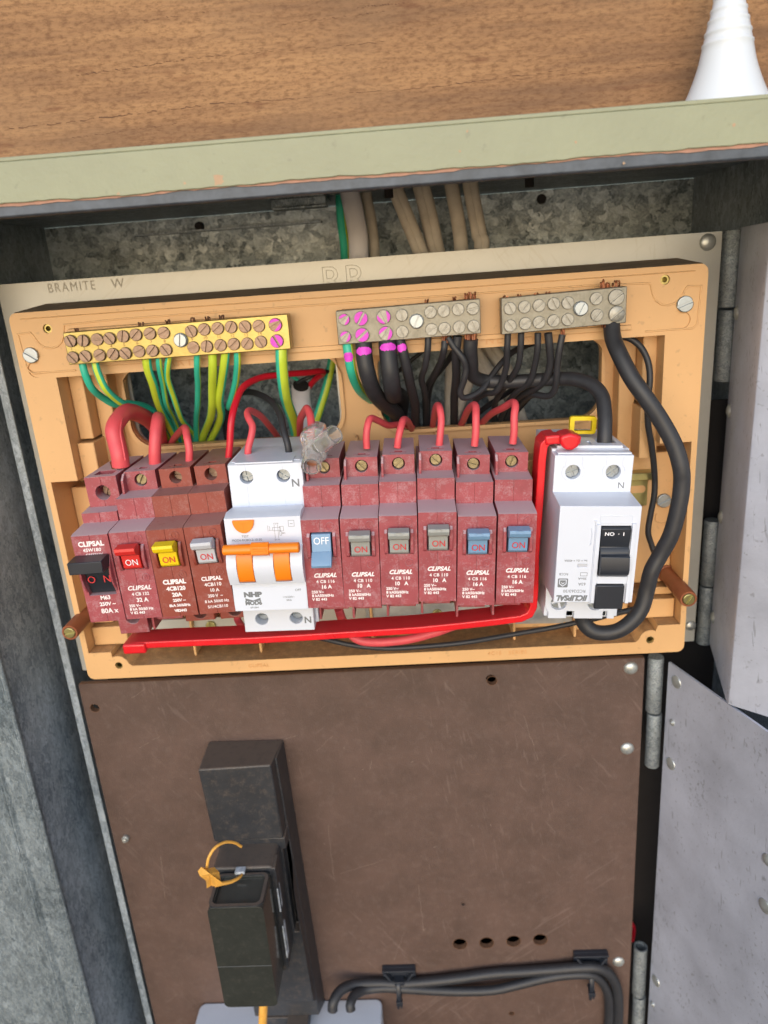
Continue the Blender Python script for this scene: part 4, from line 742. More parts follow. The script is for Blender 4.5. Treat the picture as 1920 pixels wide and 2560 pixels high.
for x in (-11.2, 6.6): ob('terminal_screw', MB().cross_screw((x, l(-44.1), -32), 3.6, 2.4, 15), 'zinc', rc, local=True, bv=.1)
ob('rocker', MB().prism([(.5, 14.0), (-1.4, 13.2), (-1.2, 9), (-.2, 4.2), (-1.6, 2.6), (-1.8, 1.4), (-3.4, .6), (-4.6, -5), (-4.2, -7.4), (-2, -9.2), (.5, -9.4), (6, -9), (6, 13.8)], 1.0, 13.9, 'x'), 'black_tog', rc, local=True, bv=.3)
ob('test_button', MB().box(.2, 13.2, -2.4, .4, -25.4, -13.6), 'black_tog', rc, local=True, bv=.5)
ob('indicator_window', MB().box(-8, -4.1, .4, .72, -5.6, -4.3), 'pale_tog', rc, local=True)
text('rocker_lettering', [('I  \u00b7  ON', 6.6, -1.45, 11.0, 1.5, dict(rot=180, bold=.05, wx=1.25))], 'whiteprint', rc)
r18 = dict(rot=180); 
text('grey_print', [('IICLIPSAL', -9.6, -.02, -20.8, 2.5, dict(rot=180, bold=.2, shear=.25, wx=.95)), ('RCD263/30', -8.8, -.02, -17.4, 1.4, dict(rot=180, wx=1.05)), ('63A', -5.6, -.02, -13.9, 1.4, r18), ('30mA', -5.6, -.02, -11.2, 1.1, r18), ('RCCB', -14.2, -.02, -9.0, 1.1, r18), ('Inc = I\u0394c = 4500A', -9.2, -.02, -2.4, .95, r18)], 'greyprint', rc)
gm = MB(); gm.sweep([(-6.6, -8.3), (-3.6, -8.3), (-3.6, -9.9), (-6.6, -9.9), (-6.6, -8.3)], .18, -.05, .02); gm.prism(rrect(-16.6, -12.0, -15.6, -11.2, .5), -.05, .02, 'y'); ob('grey_badge', gm, 'greyprint', rc, local=True)
wm = MB(); wm.sweep([(-15.8, -11.9), (-12.8, -11.9), (-12.8, -13.8), (-14.3, -15.0), (-15.8, -13.8), (-15.8, -11.9)], .35, -.1, -.04); wm.sweep([(-15.0, -13.2), (-14.3, -13.9), (-13.6, -13.2)], .3, -.1, -.04); ob('badge_symbol', wm, 'white', rc, local=True)
text('grey_print', [('N', 13.2, l(-48)-.03, 27.6, 2.9, {})], 'greyprint', rc)
yc = MB(); cy = at((1441, 1062), -18); 
ytag = sheet('rail_clip', rrect(cy[0]-6.4-239.3, cy[0]+6.4-239.3, cy[2]-4.5+104.4, cy[2]+4.2+104.4, 1.4), [rrect(cy[0]-4.2-239.3, cy[0]+4.4-239.3, cy[2]-3+104.4, cy[2]+2.2+104.4, .5)], l(-19), l(-16), 'yel_tog', None, bv=.3)
ytag.parent = rc; ytag.location = ytag.location

# ================================================================== WIRES
def wire(label, crop, P, r, m='blackw', name='wire', group=None, stripe=None, flat=1, twist=0, ph=0, r1=None, n=14, marks=None, cat='wire'):
    """P: (u, v, depth) in a crop of the photograph, or (crop, u, v, depth)"""
    pts = [pt(crop, *p[:2], p[2]) if len(p) == 3 else pt(p[0], p[1], p[2], p[3]) for p in P]
    rj = random.Random(label); pts = [pts[0]]+[p+np.array([rj.gauss(0, .22), rj.gauss(0, .2), rj.gauss(0, .15)]) for p in pts[1:-1]]+[pts[-1]]
    mb = MB().tube(pts, r, n=n if not stripe else 24, flat=flat, stripe=stripe, twist=twist/1000, strip_ph=ph, r1=r1)
    o = ob(name, mb, m if isinstance(m, (tuple, list)) else m, sharp=60)
    tag(o, label, cat, group)
    if marks:
        q0, q1, rr = marks; za = pt(*q0)[2]; zb = pt(*q1)[2]; SP = []
        PP = [Vector(p) for p in pts]; PP = [PP[0]*2-PP[1]]+PP
        for i in range(1, len(PP)-2):
            for k in range(24):
                t = k/24; a, b_, c_, d_ = PP[i-1:i+3]; SP.append(.5*((2*b_)+(c_-a)*t+(2*a-5*b_+4*c_-d_)*t*t+(3*b_-a-3*c_+d_)*t**3))
        SP = [p for p in SP if zb <= p.z <= za][::max(1, len([p for p in SP if zb <= p.z <= za])//8)]
        mk = MB(); nn = 12; rnd = random.Random(int(za*10)); V = []; k = len(SP)-1; sh_ = rnd.uniform(-8, 8)
        for i, c in enumerate(SP):
            tg = (SP[min(i+1, k)]-SP[max(i-1, 0)]).normalized(); u = Vector((1, 0, 0)); u = (u-tg*u.dot(tg)).normalized(); w = tg.cross(u); w = w if w.y < 0 else -w
            half = 62*(1-.5*abs(2*i/k-1)**2)
            for j in range(nn+1):
                th = R_(90+sh_+(j/nn-.5)*2*half+rnd.uniform(-3, 3)*(1 if j in (0, nn) else 0)); V.append(c+tg*(rnd.uniform(-.3, .3) if i in (0, k) else 0)+u*math.cos(th)*(rr+.14)+w*math.sin(th)*(rr+.14))
        mk.add(V, [(i*(nn+1)+j, i*(nn+1)+j+1, (i+1)*(nn+1)+j+1, (i+1)*(nn+1)+j) for i in range(k) for j in range(nn)]); ob('marker_ink', mk, 'pink', o, sharp=80)
    return o
GY = ('green', 'yellow'); GE = 'earth wires under the brass bar'
YB = -8
wire('solid green looking earth wire, leftmost under the brass bar, sweeping right', 'A', [(850, 20, YB), (880, 150, -8), (950, 290, -4), (1060, 390, 4), (1200, 462, 12), ('E', 130, 368, 22), ('E', 270, 405, 35), ('E', 390, 520, 44), ('E', 430, 680, 50)], 1.85, GY, group=GE, stripe=.2, ph=-.5)
wire('green and yellow earth wire crossing over the leftmost green one', 'A', [(985, 20, YB), (1020, 140, -8), (1110, 310, -6), (1250, 435, 4), (1420, 520, 16), ('E', 260, 440, 28), ('E', 340, 510, 38), ('E', 400, 590, 46), ('E', 440, 690, 52)], 1.9, GY, group=GE, stripe=.2, ph=.5)
wire('thick yellow-green earth wire, first to drop straight into the left window', 'E', [(245, 20, YB), (262, 120, -6), (292, 230, 0), (335, 370, 15), (400, 510, 32), (470, 640, 48), (490, 700, 52)], 2.25, GY, group=GE, stripe=.36, ph=.42)
wire('thin teal earth wire second into the left window, beside the thick yellow-green one', 'E', [(333, 20, YB), (340, 110, -6), (357, 220, 2), (390, 370, 16), (445, 480, 32), (500, 640, 48), (505, 700, 52)], 1.55, GY, group=GE, stripe=.14, ph=.8)
wire('thin green and yellow earth wire bending right at its foot in the left window', 'E', [(412, 10, YB), (402, 100, -6), (402, 190, 0), (440, 330, 10), (495, 470, 22), (540, 530, 34), (590, 585, 44), (605, 690, 50)], 1.6, GY, group=GE, stripe=.22, ph=.7)
wire('thin green and yellow earth wire hanging straight in the middle of the left window', 'E', [(610, -10, YB), (613, 110, -5), (618, 240, 6), (613, 380, 20), (603, 500, 34), (607, 690, 50)], 1.6, GY, group=GE, stripe=.14, ph=.98)
wire('thick yellow-green earth wire with a brown soiled foot, left one of a close pair', 'E', [(718, -10, YB), (717, 120, -6), (716, 260, 4), (716, 380, 14), (700, 480, 28), (650, 600, 44), (630, 700, 52)], 2.15, GY, group=GE, stripe=.4, ph=.58)
wire('thick yellow-green earth wire with a darker foot, right one of a close pair', 'E', [(815, -20, YB), (805, 90, -6), (785, 220, 2), (768, 350, 12), (782, 450, 26), (760, 540, 38), (700, 640, 48), (690, 700, 52)], 2.2, GY, group=GE, stripe=.36, ph=.35)
wire('short green and yellow earth wire ending in a loop beside the bright red wire', 'E', [(895, -20, YB), (893, 90, -6), (885, 210, 2), (868, 310, 10), (840, 380, 18), (838, 400, 26), (850, 380, 38), (870, 250, 50)], 1.75, GY, group=GE, stripe=.2, ph=.85)
wire('thickest green and yellow earth wire, under the pink screws of the brass bar', 'E', [(1210, -40, YB), (1212, 80, -8), (1222, 220, -4), (1245, 350, 8), (1285, 470, 24), (1310, 560, 36), (1320, 700, 50)], 2.95, GY, group=GE, stripe=.26, ph=.66)
wire('shaded green and yellow wire running behind the right side of the left window', 'E', [(1600, -60, 62), (1580, 60, 62), (1540, 230, 60), (1480, 420, 58), (1430, 560, 56), (1390, 720, 54)], 2.6, GY, stripe=.22, ph=.6)
wire('green and yellow wire dabbed with pink at the left end of the grey bar', '2', [(590, 660, YB), (600, 740, -9), (620, 840, -7), (650, 930, 4), (690, 990, 18), (740, 1030, 34), (800, 1080, 45)], 2.5, GY, stripe=.12, ph=.9, marks=(('2', 590, 725, -8), ('2', 598, 782, -8), 2.5))

RG = 'salmon red wires into the breaker tops'
o = wire('thick salmon red twin cable arching into the leftmost black-toggled switch', 'A', [(1255, 1100, -26), (1235, 980, -26), (1200, 850, -24), (1188, 740, -22), (1225, 620, -16), (1320, 540, -4), (1450, 560, 12), (1570, 650, 32), (1640, 760, 46), ('E', 370, 640, 52), ('E', 390, 720, 54)], 4.3, 'redw', flat=1.0, group=RG, n=20)
sm = MB().tube([pt('A', u, v, y) for u, v, y in ((1300, 1040, -30.6), (1275, 900, -29.6), (1250, 760, -28), (1262, 640, -22), (1300, 560, -12))], .45, n=8); ob('twin_seam', sm, 'redw', o)
c = pt('A', 1230, 1090, -24); ms = MB(); rnd = random.Random(1)
for i in range(9): x = c[0]-2.6+i*.7; ms.tube([(x, -26+rnd.uniform(-1, 1), c[2]+2.5), (x+rnd.uniform(-.3, .3), -26+rnd.uniform(-1, 1), c[2]-4)], .5, n=8, steps=2)
ob('copper_strands', ms, 'copper', o)
wire('thick salmon red wire into the red-toggled breaker', 'E', [(308, 800, -22), (310, 700, -22), (316, 580, -20), (322, 490, -14), (330, 468, -4), (335, 490, 12), (345, 560, 30), (360, 650, 46), (365, 710, 52)], 3.0, 'redw', group=RG, n=18)
wire('thin salmon red wire looping into the yellow-toggled breaker', 'E', [(552, 790, -22), (548, 700, -22), (541, 610, -20), (528, 550, -12), (505, 552, 4), (465, 595, 24), (425, 645, 44), (400, 700, 52)], 1.9, 'redw', group=RG)
wire('thin salmon red wire kinked into the left pole of the white two-pole breaker', 'E', [(972, 745, -26), (975, 680, -26), (995, 600, -24), (1003, 530, -22), (978, 475, -18), (968, 440, -14), (990, 420, -8), (1060, 460, 8), (1130, 530, 26), (1180, 600, 40), (1210, 660, 48)], 1.75, 'redw', group=RG)
wire('short salmon red wire rising into the clear plastic connector', 'E', [(1428, 600, -30), (1424, 540, -26), (1418, 460, -20), (1400, 405, -12), (1375, 420, -2), (1350, 480, 12), (1340, 560, 30), (1350, 680, 48)], 1.9, 'redw', group=RG)
wire('salmon red wire looping left of the middle grey-toggled breaker', '2', [(718, 1350, -24), (714, 1270, -24), (722, 1190, -22), (745, 1158, -18), (800, 1175, -8), (860, 1200, 4), (930, 1200, 18), (1000, 1210, 34), (1040, 1240, 46)], 1.75, 'redw', group=RG)
wire('salmon red wire hooking into the middle grey-toggled breaker', '2', [(916, 1345, -24), (925, 1280, -24), (940, 1210, -22), (955, 1165, -16), (975, 1165, -4), (995, 1200, 20), (1015, 1250, 44)], 1.75, 'redw', group=RG)
wire('narrow salmon red loop into the highest standing maroon breaker', 'F', [(475, 740, -24), (482, 660, -24), (487, 560, -22), (480, 490, -18), (468, 465, -8), (450, 500, 8), (438, 560, 26), (428, 640, 44)], 1.75, 'redw', group=RG)
wire('salmon red loop into the first blue toggle reading ON', 'F', [(712, 735, -24), (716, 640, -24), (724, 540, -22), (720, 475, -17), (700, 462, -8), (664, 500, 10), (635, 560, 28), (610, 620, 44)], 1.85, 'redw', group=RG)
wire('salmon red wire bending left out of the rightmost maroon breaker', 'F', [(968, 720, -24), (975, 640, -24), (985, 540, -23), (988, 465, -20), (965, 447, -14), (900, 480, -2), (830, 515, 14), (780, 560, 30), (740, 610, 44)], 1.85, 'redw', group=RG)
wire('bright red wire arching from the pale-toggled breaker across the left window', 'E', [(832, 775, -22), (838, 640, -22), (855, 500, -20), (880, 370, -14), (940, 255, -4), (1060, 185, 10), (1230, 162, 22), (1400, 146, 34), (1490, 140, 42), (1508, 155, 48), (1450, 200, 54), (1400, 270, 58), (1390, 330, 60)], 1.75, 'redw2')
wire('black wire curving down into the right pole of the white two-pole breaker', 'E', [(1268, 740, -26), (1255, 660, -26), (1235, 570, -22), (1205, 450, -14), (1150, 365, 0), (1060, 305, 18), (960, 290, 36), (880, 320, 50), (830, 420, 54), (815, 560, 56), (840, 700, 57)], 1.7)
sh = wire('white sheathed cable end with red, black and green cores behind the left window', 'E', [(1352, 235, 56), (1355, 330, 58), (1365, 480, 59), (1370, 600, 60), (1370, 760, 60)], 4.2, 'whitew', flat=1.35, name='sheathed_cable', cat='cable', n=24)
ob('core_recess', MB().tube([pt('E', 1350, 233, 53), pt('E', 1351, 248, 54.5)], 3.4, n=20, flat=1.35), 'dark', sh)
wire('short black core leaving the white sheath behind the left window', 'E', [(1300, 260, 57), (1330, 220, 54), (1400, 180, 52), (1480, 150, 56), (1600, 140, 62)], 1.2)
wire('thin dark green core behind the bright red arch', 'E', [(1340, 255, 57), (1345, 215, 55), (1240, 150, 58), (1140, 150, 64), (1050, 210, 70)], 1.1, 'green')

BG = 'black neutral wires into the right window'
wire('thick black cable, second from the left end of the grey bar, pink mark on top', '2', [(697, 670, YB), (705, 770, -10), (725, 880, -9), (765, 990, 0), (830, 1060, 14), (895, 1110, 28), (930, 1160, 40), (950, 1230, 48)], 4.1, group=BG, n=22, marks=(('2', 697, 700, -9), ('2', 702, 750, -9), 4.1))
wire('thick black cable bent into a hairpin with a broad pink mark', '2', [(850, 660, YB), (858, 760, -10), (872, 880, -10), (882, 960, -4), (895, 1005, 10), (925, 1000, 26), (940, 1040, 38), (935, 1130, 46), (930, 1230, 52)], 4.4, group=BG, n=22, marks=(('2', 852, 682, -9), ('2', 856, 728, -9), 4.4))
wire('medium black wire with a small pink dab on its left side', '2', [(930, 640, YB), (950, 730, -9), (980, 850, -6), (1008, 960, 4), (1024, 1070, 20), (1036, 1170, 36), (1050, 1260, 48)], 2.5, group=BG, n=18, marks=(('2', 925, 680, -8.5), ('2', 938, 722, -9), 2.5))
wire('thin black wire kinked halfway down, at the left of the right window', 'F', [(403, 0, YB), (396, 100, -8), (382, 200, -4), (360, 290, 4), (378, 370, 14), (386, 480, 30), (384, 640, 48)], 1.65, group=BG)
a_ = wire('short black wire with bare copper at the grey bar, slanting down left', 'F', [(514, 32, YB), (503, 100, -8), (478, 190, 0), (430, 280, 12), (395, 340, 24), (385, 420, 34), (388, 620, 50)], 1.7, group=BG)
strands(a_, px('F', 514, 20), 2.2, 4, 3, y=-8, r=.5)
wire('shaded black wire slanting behind the copper-ended one', 'F', [(590, 60, 20), (550, 140, 26), (490, 220, 34), (430, 300, 42), (400, 420, 50), (395, 640, 54)], 1.7, group=BG)
wire('thin black wire snaking right across the thick horizontal cable', 'F', [(535, 10, YB), (580, 80, -9), (632, 150, -9), (655, 220, -8), (640, 290, -7), (615, 370, -4), (640, 410, -2), (700, 400, 0), (770, 345, 4), (840, 255, 8), (900, 170, 12), (980, 100, 20), (1100, 50, 32), (1180, 30, 42)], 1.6, group=BG)
wire('medium black wire hanging straight down between the kinked wire and the thick elbow', 'F', [(600, 0, YB), (596, 120, -6), (588, 260, 4), (578, 400, 20), (575, 520, 34), (574, 640, 48)], 2.2, group=BG, n=18)
b_ = wire('thick black cable with bare copper end turning right into the safety switch', 'F', [(690, 20, YB), (686, 90, -7), (684, 180, -3), (700, 262, 3), (770, 300, 8), (900, 306, 8), (1060, 302, 6), (1220, 290, 2), (1370, 290, -6), (1490, 325, -14), (1565, 400, -20), (1588, 520, -26), (1584, 640, -30), (1580, 745, -32)], 3.5, group=BG, n=24, name='power_cable', cat='cable')
strands(b_, px('F', 688, 12), 5, 7, 4, y=-8.5, r=.6)
wire('thin black wire, first of five under the right grey bar, bowing left', 'F', [(936, -20, YB), (933, 90, -7), (920, 200, -3), (895, 310, 2), (850, 375, 6), (780, 385, 12), (720, 430, 22), (690, 520, 36), (665, 640, 50)], 1.6, group=BG)
wire('thin black wire, second of five under the right grey bar', 'F', [(1024, -20, YB), (1020, 90, -7), (1000, 200, -3), (955, 290, 4), (895, 365, 12), (860, 440, 24), (848, 540, 38), (840, 660, 52)], 1.6, group=BG)
wire('thin black wire, third of five under the right grey bar', 'F', [(1136, -20, YB), (1136, 90, -7), (1120, 210, -3), (1080, 310, 2), (1000, 375, 10), (930, 450, 22), (890, 560, 38), (870, 660, 50)], 1.65, group=BG)
wire('medium black wire, fourth of five under the right grey bar', 'F', [(1205, -20, YB), (1215, 80, -7), (1222, 190, -4), (1190, 290, 0), (1110, 355, 8), (1020, 400, 18), (950, 480, 32), (900, 620, 48)], 1.95, group=BG)
c_ = wire('thin black wire with a bare copper tip, last of five under the right grey bar', 'F', [(1300, -10, YB), (1285, 90, -8), (1270, 200, -6), (1266, 300, -4), (1240, 375, 0), (1190, 400, 4), (1100, 395, 12), (1020, 450, 26), (960, 540, 40), (910, 640, 52)], 1.7, group=BG)
strands(c_, px('F', 1302, -14), 1.2, 3, 2, y=-8)
for lab, P, r in (('shaded black wire low behind the first blue-toggled loop', [(1010, 330, 30), (900, 400, 40), (780, 480, 48), (700, 560, 54), (660, 660, 58)], 1.6),
                  ('shaded black wire low behind the rightmost salmon wire', [(1100, 380, 34), (1020, 470, 44), (950, 560, 52), (920, 660, 58)], 1.8),
                  ('thin black wire crossing the upper left corner of the right window', [(370, 100, 60), (290, 165, 60), (210, 230, 62), (130, 300, 64)], 1.2)):
    wire(lab, 'F', P, r)
wire('dark green wire peeping at the lower left corner of the right window', 'F', [(105, 440, 56), (112, 520, 56), (120, 600, 56), (118, 680, 58)], 2.4, 'green')
d_ = wire('thickest black cable looping from the right bar down under the safety switch', '3', [(757, 572, -8), (772, 660, -12), (810, 760, -18), (880, 890, -24), (960, 1010, -28), (1050, 1140, -30), (1120, 1270, -32), (1155, 1400, -34), (1162, 1500, -34), (1140, 1620, -34), ('7', 1200, 1060, -34), ('7', 1110, 1220, -33), ('7', 1040, 1350, -33), ('7', 1005, 1500, -33), ('7', 960, 1640, -34), ('7', 890, 1745, -35), ('7', 780, 1815, -35), ('7', 660, 1840, -34), ('7', 560, 1820, -33), ('7', 500, 1750, -32), ('7', 492, 1660, -32)], 3.95, name='power_cable', cat='cable', n=28)
strands(d_, px('3', 745, 570), 6, 8, 3.4, y=-9, r=.6)
wire('thin black wire running down the right side behind the thickest cable', '3', [(800, 645, 8), (870, 665, 6), (935, 715, 4), (972, 800, 2), (978, 900, 0), (968, 1020, 0), (968, 1150, 2), (985, 1260, 4), (1000, 1370, 6), ('7', 1068, 640, 8), ('7', 1060, 760, 8), ('7', 1030, 880, 8), ('7', 1015, 1040, 8), ('7', 1040, 1160, 8), ('7', 1072, 1260, 6), ('7', 1050, 1400, 4), ('7', 1000, 1560, 0), ('7', 930, 1635, -6), ('7', 840, 1665, -10), ('7', 700, 1700, -10)], 1.6)
wire('thin black wire sagging along the bottom of the tray', 'G', [(1420, 75, -10), (1330, 105, -8), (1240, 125, -4), (1120, 148, -2), (950, 178, -4), (780, 207, -6), (620, 226, -6), (450, 232, -6), (320, 222, -6), (220, 202, -4), (140, 182, 2), (100, 160, 10)], 1.45)
wire('salmon red wire dipping below the red link bar under the OFF breaker', 'G', [(243, 70, -14), (262, 120, -12), (290, 175, -10), (340, 202, -12), (420, 207, -12), (530, 195, -12), (640, 168, -14), (720, 140, -16)], 2.45, 'redw', n=18)
wire('short salmon red wire dipping behind the red link bar left of the white breaker', '5', [(170, 1650, -18), (190, 1700, -16), (215, 1760, -14), (230, 1820, -12)], 2.0, 'redw')

# sheathed cables at the top, running down behind the cream plate
def sheath(label, P, w, t, m='beigew', ridge=0):
    pts = [pt(*p[:3], p[3]) for p in P]; mb = MB()
    if ridge:
        for k in range(ridge): 
            off = (k-(ridge-1)/2)*w*.62; mb.tube([(p[0]+off, p[1]-.2*(k % 2), p[2]) for p in pts], t*1.02, n=16)
    else: mb.tube(pts, t, n=24, flat=w/t)
    o = ob('sheathed_cable', mb, m, sharp=60); return tag(o, label, 'cable', 'sheathed cables entering under the hood')
sheath('broad flat white cable, leftmost of the cables under the hood', [('H', 225, -60, 74), ('H', 245, 60, 72), ('H', 285, 250, 68), ('H', 315, 430, 64), ('H', 322, 620, 62), ('H', 330, 800, 60)], 5.6, 3.6, 'whitew')
sheath('brownish beige cable half hidden by the white one', [('H', 370, -60, 84), ('H', 385, 110, 82), ('H', 420, 300, 78), ('H', 440, 480, 74), ('H', 450, 620, 70), ('H', 455, 800, 66)], 3.4, 3.4)
sheath('beige twin cable slanting down right, third under the hood', [('H', 590, -60, 70), ('H', 640, 80, 68), ('H', 720, 280, 66), ('H', 790, 450, 64), ('H', 840, 580, 62), ('H', 960, 850, 60), ('F', 800, 250, 62), ('F', 860, 430, 64), ('F', 960, 640, 66)], 4.6, 2.9, ridge=2)
sheath('beige twin cable standing straighter beside the slanting one', [('H', 810, -60, 76), ('H', 850, 60, 74), ('H', 905, 280, 72), ('H', 945, 480, 70), ('H', 975, 600, 68), ('H', 1040, 850, 66), ('F', 900, 200, 68), ('F', 960, 400, 70), ('F', 1040, 640, 72)], 5.2, 3.3, ridge=2)
sheath('narrow beige cable, second from the right under the hood', [('H', 1080, -60, 74), ('H', 1100, 60, 72), ('H', 1140, 280, 70), ('H', 1165, 450, 68), ('H', 1175, 600, 66), ('H', 1180, 800, 64), ('F', 560, 250, 66), ('F', 560, 640, 68)], 4.0, 3.4)
sheath('beige twin cable at the right end of the cables under the hood', [('H', 1240, -60, 70), ('H', 1255, 60, 68), ('H', 1290, 250, 66), ('H', 1320, 420, 64), ('H', 1335, 580, 62), ('F', 640, 60, 64), ('F', 690, 200, 64), ('F', 620, 420, 66), ('F', 520, 660, 68)], 4.6, 2.8, ridge=2)
wire('green and yellow wire beside the flat white cable under the hood', 'H', [(165, -40, 86), (170, 150, 84), (188, 350, 82), (205, 500, 80), (215, 650, 78)], 3.0, GY, stripe=.2, ph=.85)

# ---- red insulated link bar: along the bottom, up the side of the safety switch and over its top
lk = thing('link_bar', 'glossy red insulated link bar bent up the left side of the white safety switch', 'link bar', at((720, 1580), -36))
p_ = lambda q, y=-38: tuple(at(q, y)[[0, 2]])
low = [p_(q) for q in ((322, 1609), (345, 1607), (420, 1603), (520, 1599), (640, 1594), (760, 1587), (900, 1578), (1040, 1569), (1150, 1558), (1240, 1548), (1300, 1540), (1322, 1530), (1331, 1512), (1334, 1470))]
up = [p_(q) for q in ((1334, 1470), (1336, 1380), (1343, 1290), (1349, 1200), (1353, 1140), (1357, 1110), (1368, 1098), (1390, 1094), (1425, 1094), (1452, 1096))]
m = MB().sweep(low+up[1:-2], 3.7, -41.5, -26.5); ob('bar_insulation', m, 'redbus', lk, bv=.6, seg=3)
e0 = at((340, 1607), -38); m = MB().box(e0[0]-5.5, e0[0]+6.5, -43.0, -27, e0[2]-4.0, e0[2]+1.6); ob('end_cap', m, 'redbus', lk, bv=1.1, seg=3)
ta = [p_(q, -40) for q in ((1361, 1100), (1385, 1097), (1420, 1097), (1450, 1099))]
ob('top_arm', MB().sweep(ta, 4.3, -42.5, -34), 'redbus', lk, bv=1.0, seg=3)
e1 = at((1430, 1103), -42); m = MB(); m.prism([(e1[0]-6, e1[2]+3.4), (e1[0]-1.5, e1[2]+4.4), (e1[0]+2.6, e1[2]+3.2), (e1[0]+3.4, e1[2]+.6), (e1[0]+2.2, e1[2]-2.2), (e1[0]-.6, e1[2]-3.6), (e1[0]-3.6, e1[2]-3.3), (e1[0]-6, e1[2]-.6)], -45.5, -33, 'y'); ob('end_cap', m, 'redbus', lk, bv=1.3, seg=3)

# ---- clear screw connector
cn = thing('wire_connector', 'clear plastic screw connector with a brass core hanging in front of the OFF breaker', 'connector', pt('5', 850, 250, -42))
def tubeshell(a, b, ro, ri):
    a = Vector(a); b = Vector(b); d0 = (b-a).normalized(); u = d0.orthogonal().normalized(); w = d0.cross(u); n = 28; V = []
    for c, r in ((a, ro), (b, ro), (b, ri), (a, ri)): V += [c+(u*math.cos(2*math.pi*k/n)+w*math.sin(2*math.pi*k/n))*r for k in range(n)]
    return MB(), V, [(j*n+k, j*n+(k+1) % n, ((j+1) % 4)*n+(k+1) % n, ((j+1) % 4)*n+k) for j in range(4) for k in range(n)]
c0_ = pt('5', 830, 250, -40)
hx = MB(); hp = [pt('5', u, v, 0)[[0, 2]] for u, v in ((820, 58), (905, 85), (900, 150), (880, 200), (935, 290), (925, 330), (870, 380), (745, 350), (715, 290), (735, 230), (705, 165), (715, 120))]
c5 = CAM; sc_ = lambda q, y: CAM[[0, 2]]+(np.array(q)-CAM[[0, 2]])*((y-CAM[1])/(0-CAM[1]))
hx.hexa([(*sc_(hp[i], -44)[:1], -44, sc_(hp[i], -44)[1]) for i in (0, 1, 4, 9)]+[(*sc_(hp[i], -32)[:1], -32, sc_(hp[i], -32)[1]) for i in (0, 1, 4, 9)]) if False else hx.prism([tuple(sc_(q, -38)) for q in hp], -45, -31, 'y')
ob('clear_body', hx, 'clear', cn, bv=1.2, seg=3)
for a, b, ro in ((('5', 870, 235, -44), ('5', 985, 150, -50), 6.2), (('5', 800, 320, -42), ('5', 790, 420, -50), 6.6)):
    mb, V, Fc = tubeshell(pt(*a), pt(*b), ro*.72, ro*.60); mb.add(V, Fc); ob('clear_sleeve', mb, 'clear', cn)
rb_ = MB()
for k in range(6): q0 = pt('5', 728+k*4, 300-k*34, -45.4); q1 = pt('5', 800+k*3, 215-k*18, -45.4); rb_.tube([q0, q1], .28, n=8, steps=2)
ob('clear_ribs', rb_, 'clear', cn)
br_ = MB(); a = Vector(pt('5', 835, 262, -38)); b = Vector(pt('5', 915, 205, -42)); br_.cyl(a, b, 2.6, 2.6, 24)
for k in range(6): c = a.lerp(b, .15+.14*k); br_.cyl(c, c+(b-a).normalized()*.35, 2.9, 2.9, 24)
ob('brass_core', br_, 'brass', cn); a = Vector(pt('5', 800, 345, -40)); b = Vector(pt('5', 797, 392, -44)); ob('brass_screw', MB().cyl(a, b, 2.3, 2.3, 22), 'copper', cn)

# ================================================================== SERVICE FUSE ON THE BOARD
sf = thing('service_fuse', 'black service fuse holder with a smoky box cover, fixed to the brown board', 'fuse holder', (40, 27, -400))
top = MB().hexa([(15.6, 27, -258.4), (64.4, 27, -259.2), (63.9, 27, -315), (18.0, 27, -314), (16.3, -2.3, -258), (60.9, -.6, -258), (62.8, -1.4, -313), (18.6, -2.3, -313)]); ob('back_shell', MB().hexa([(15.8, 26.9, -258.8), (64.6, 26.9, -259.4), (70, 26.9, -489), (22, 26.9, -489), (15.9, 8, -259), (63.0, 8, -259.6), (68.5, 8, -478), (22, 8, -478)]), 'fuse', sf, bv=.8); ob('upper_block', top, 'fuse', sf, bv=1.0, seg=3)
m = MB().prism([(26.9, -300), (0, -313.2), (-1, -330), (1.5, -400), (1, -452), (6, -472), (26.9, -489)], 22, 67.5, 'x'); m = MB().hexa([(20, 26.5, -309), (65.2, 26.5, -309), (69.6, 26.5, -487), (24, 26.5, -487), (20, -.5, -313.3), (63.4, -.5, -313.3), (67.4, 1.2, -456), (24, 1.2, -456)]); ob('base_body', m, 'fuse', sf, bv=.8, cut=MB().box(61.2, 64.6, -4, 8, -392, -322))
ob('carrier', MB().prism(rrect(20.5, 59.5, -403, -317.0, 4), -20, 6, 'y'), 'fuse', sf, bv=1.2, seg=3)
wp = MB().prism([(-20.2, -318.2), (-9, -318.2), (-9, -326), (-16, -332), (-19, -372), (-17.5, -384), (-20.2, -384)], 57.6, 60.1, 'x'); ob('carrier_edge', wp, 'scuffmetal' if 'scuffmetal' in M_ else 'fuse', sf, bv=.4)
M_['plated'] = mat('scraped_pale_edge', (185, 192, 200), .5, .1, var=.45, vscale=420)
m = MB()
for z0, z1 in ((-334, -352), (-364, -390)): m.box(59.3, 60.1, -20.8, -15.2, z1, z0)
ob('contact_strip', m, 'plated', sf, bv=.1)
M_['webdust'] = mat('settled_brown_dust', (88, 68, 56), .8, var=.25, vscale=150)
ct = MB().box(27.6, 54, -44, -24, -322.2, -312)
cv = sheet('cover', rrect(24.3, 57.2, -398, -320.0, 3.4), [], -47, -21, 'cover', sf, bv=2.0, cutters=ct, cmat='webdust')
rimm = MB().prism(rrect(25.2, 56.2, -25, -46.2, 3.6), -319.95, -319.4, 'z'); 
rm = MB(); P0 = rrect(24.7, 56.8, -46.6, -22, 4.2); P1 = rrect(26.6, 54.9, -44.7, -23.5, 3.2); n = len(P0)
V = [(x, y, -319.2) for x, y in P0]+[(x, y, -319.2) for x, y in P1]+[(x, y, -322.0) for x, y in P0]+[(x, y, -322.0) for x, y in P1]
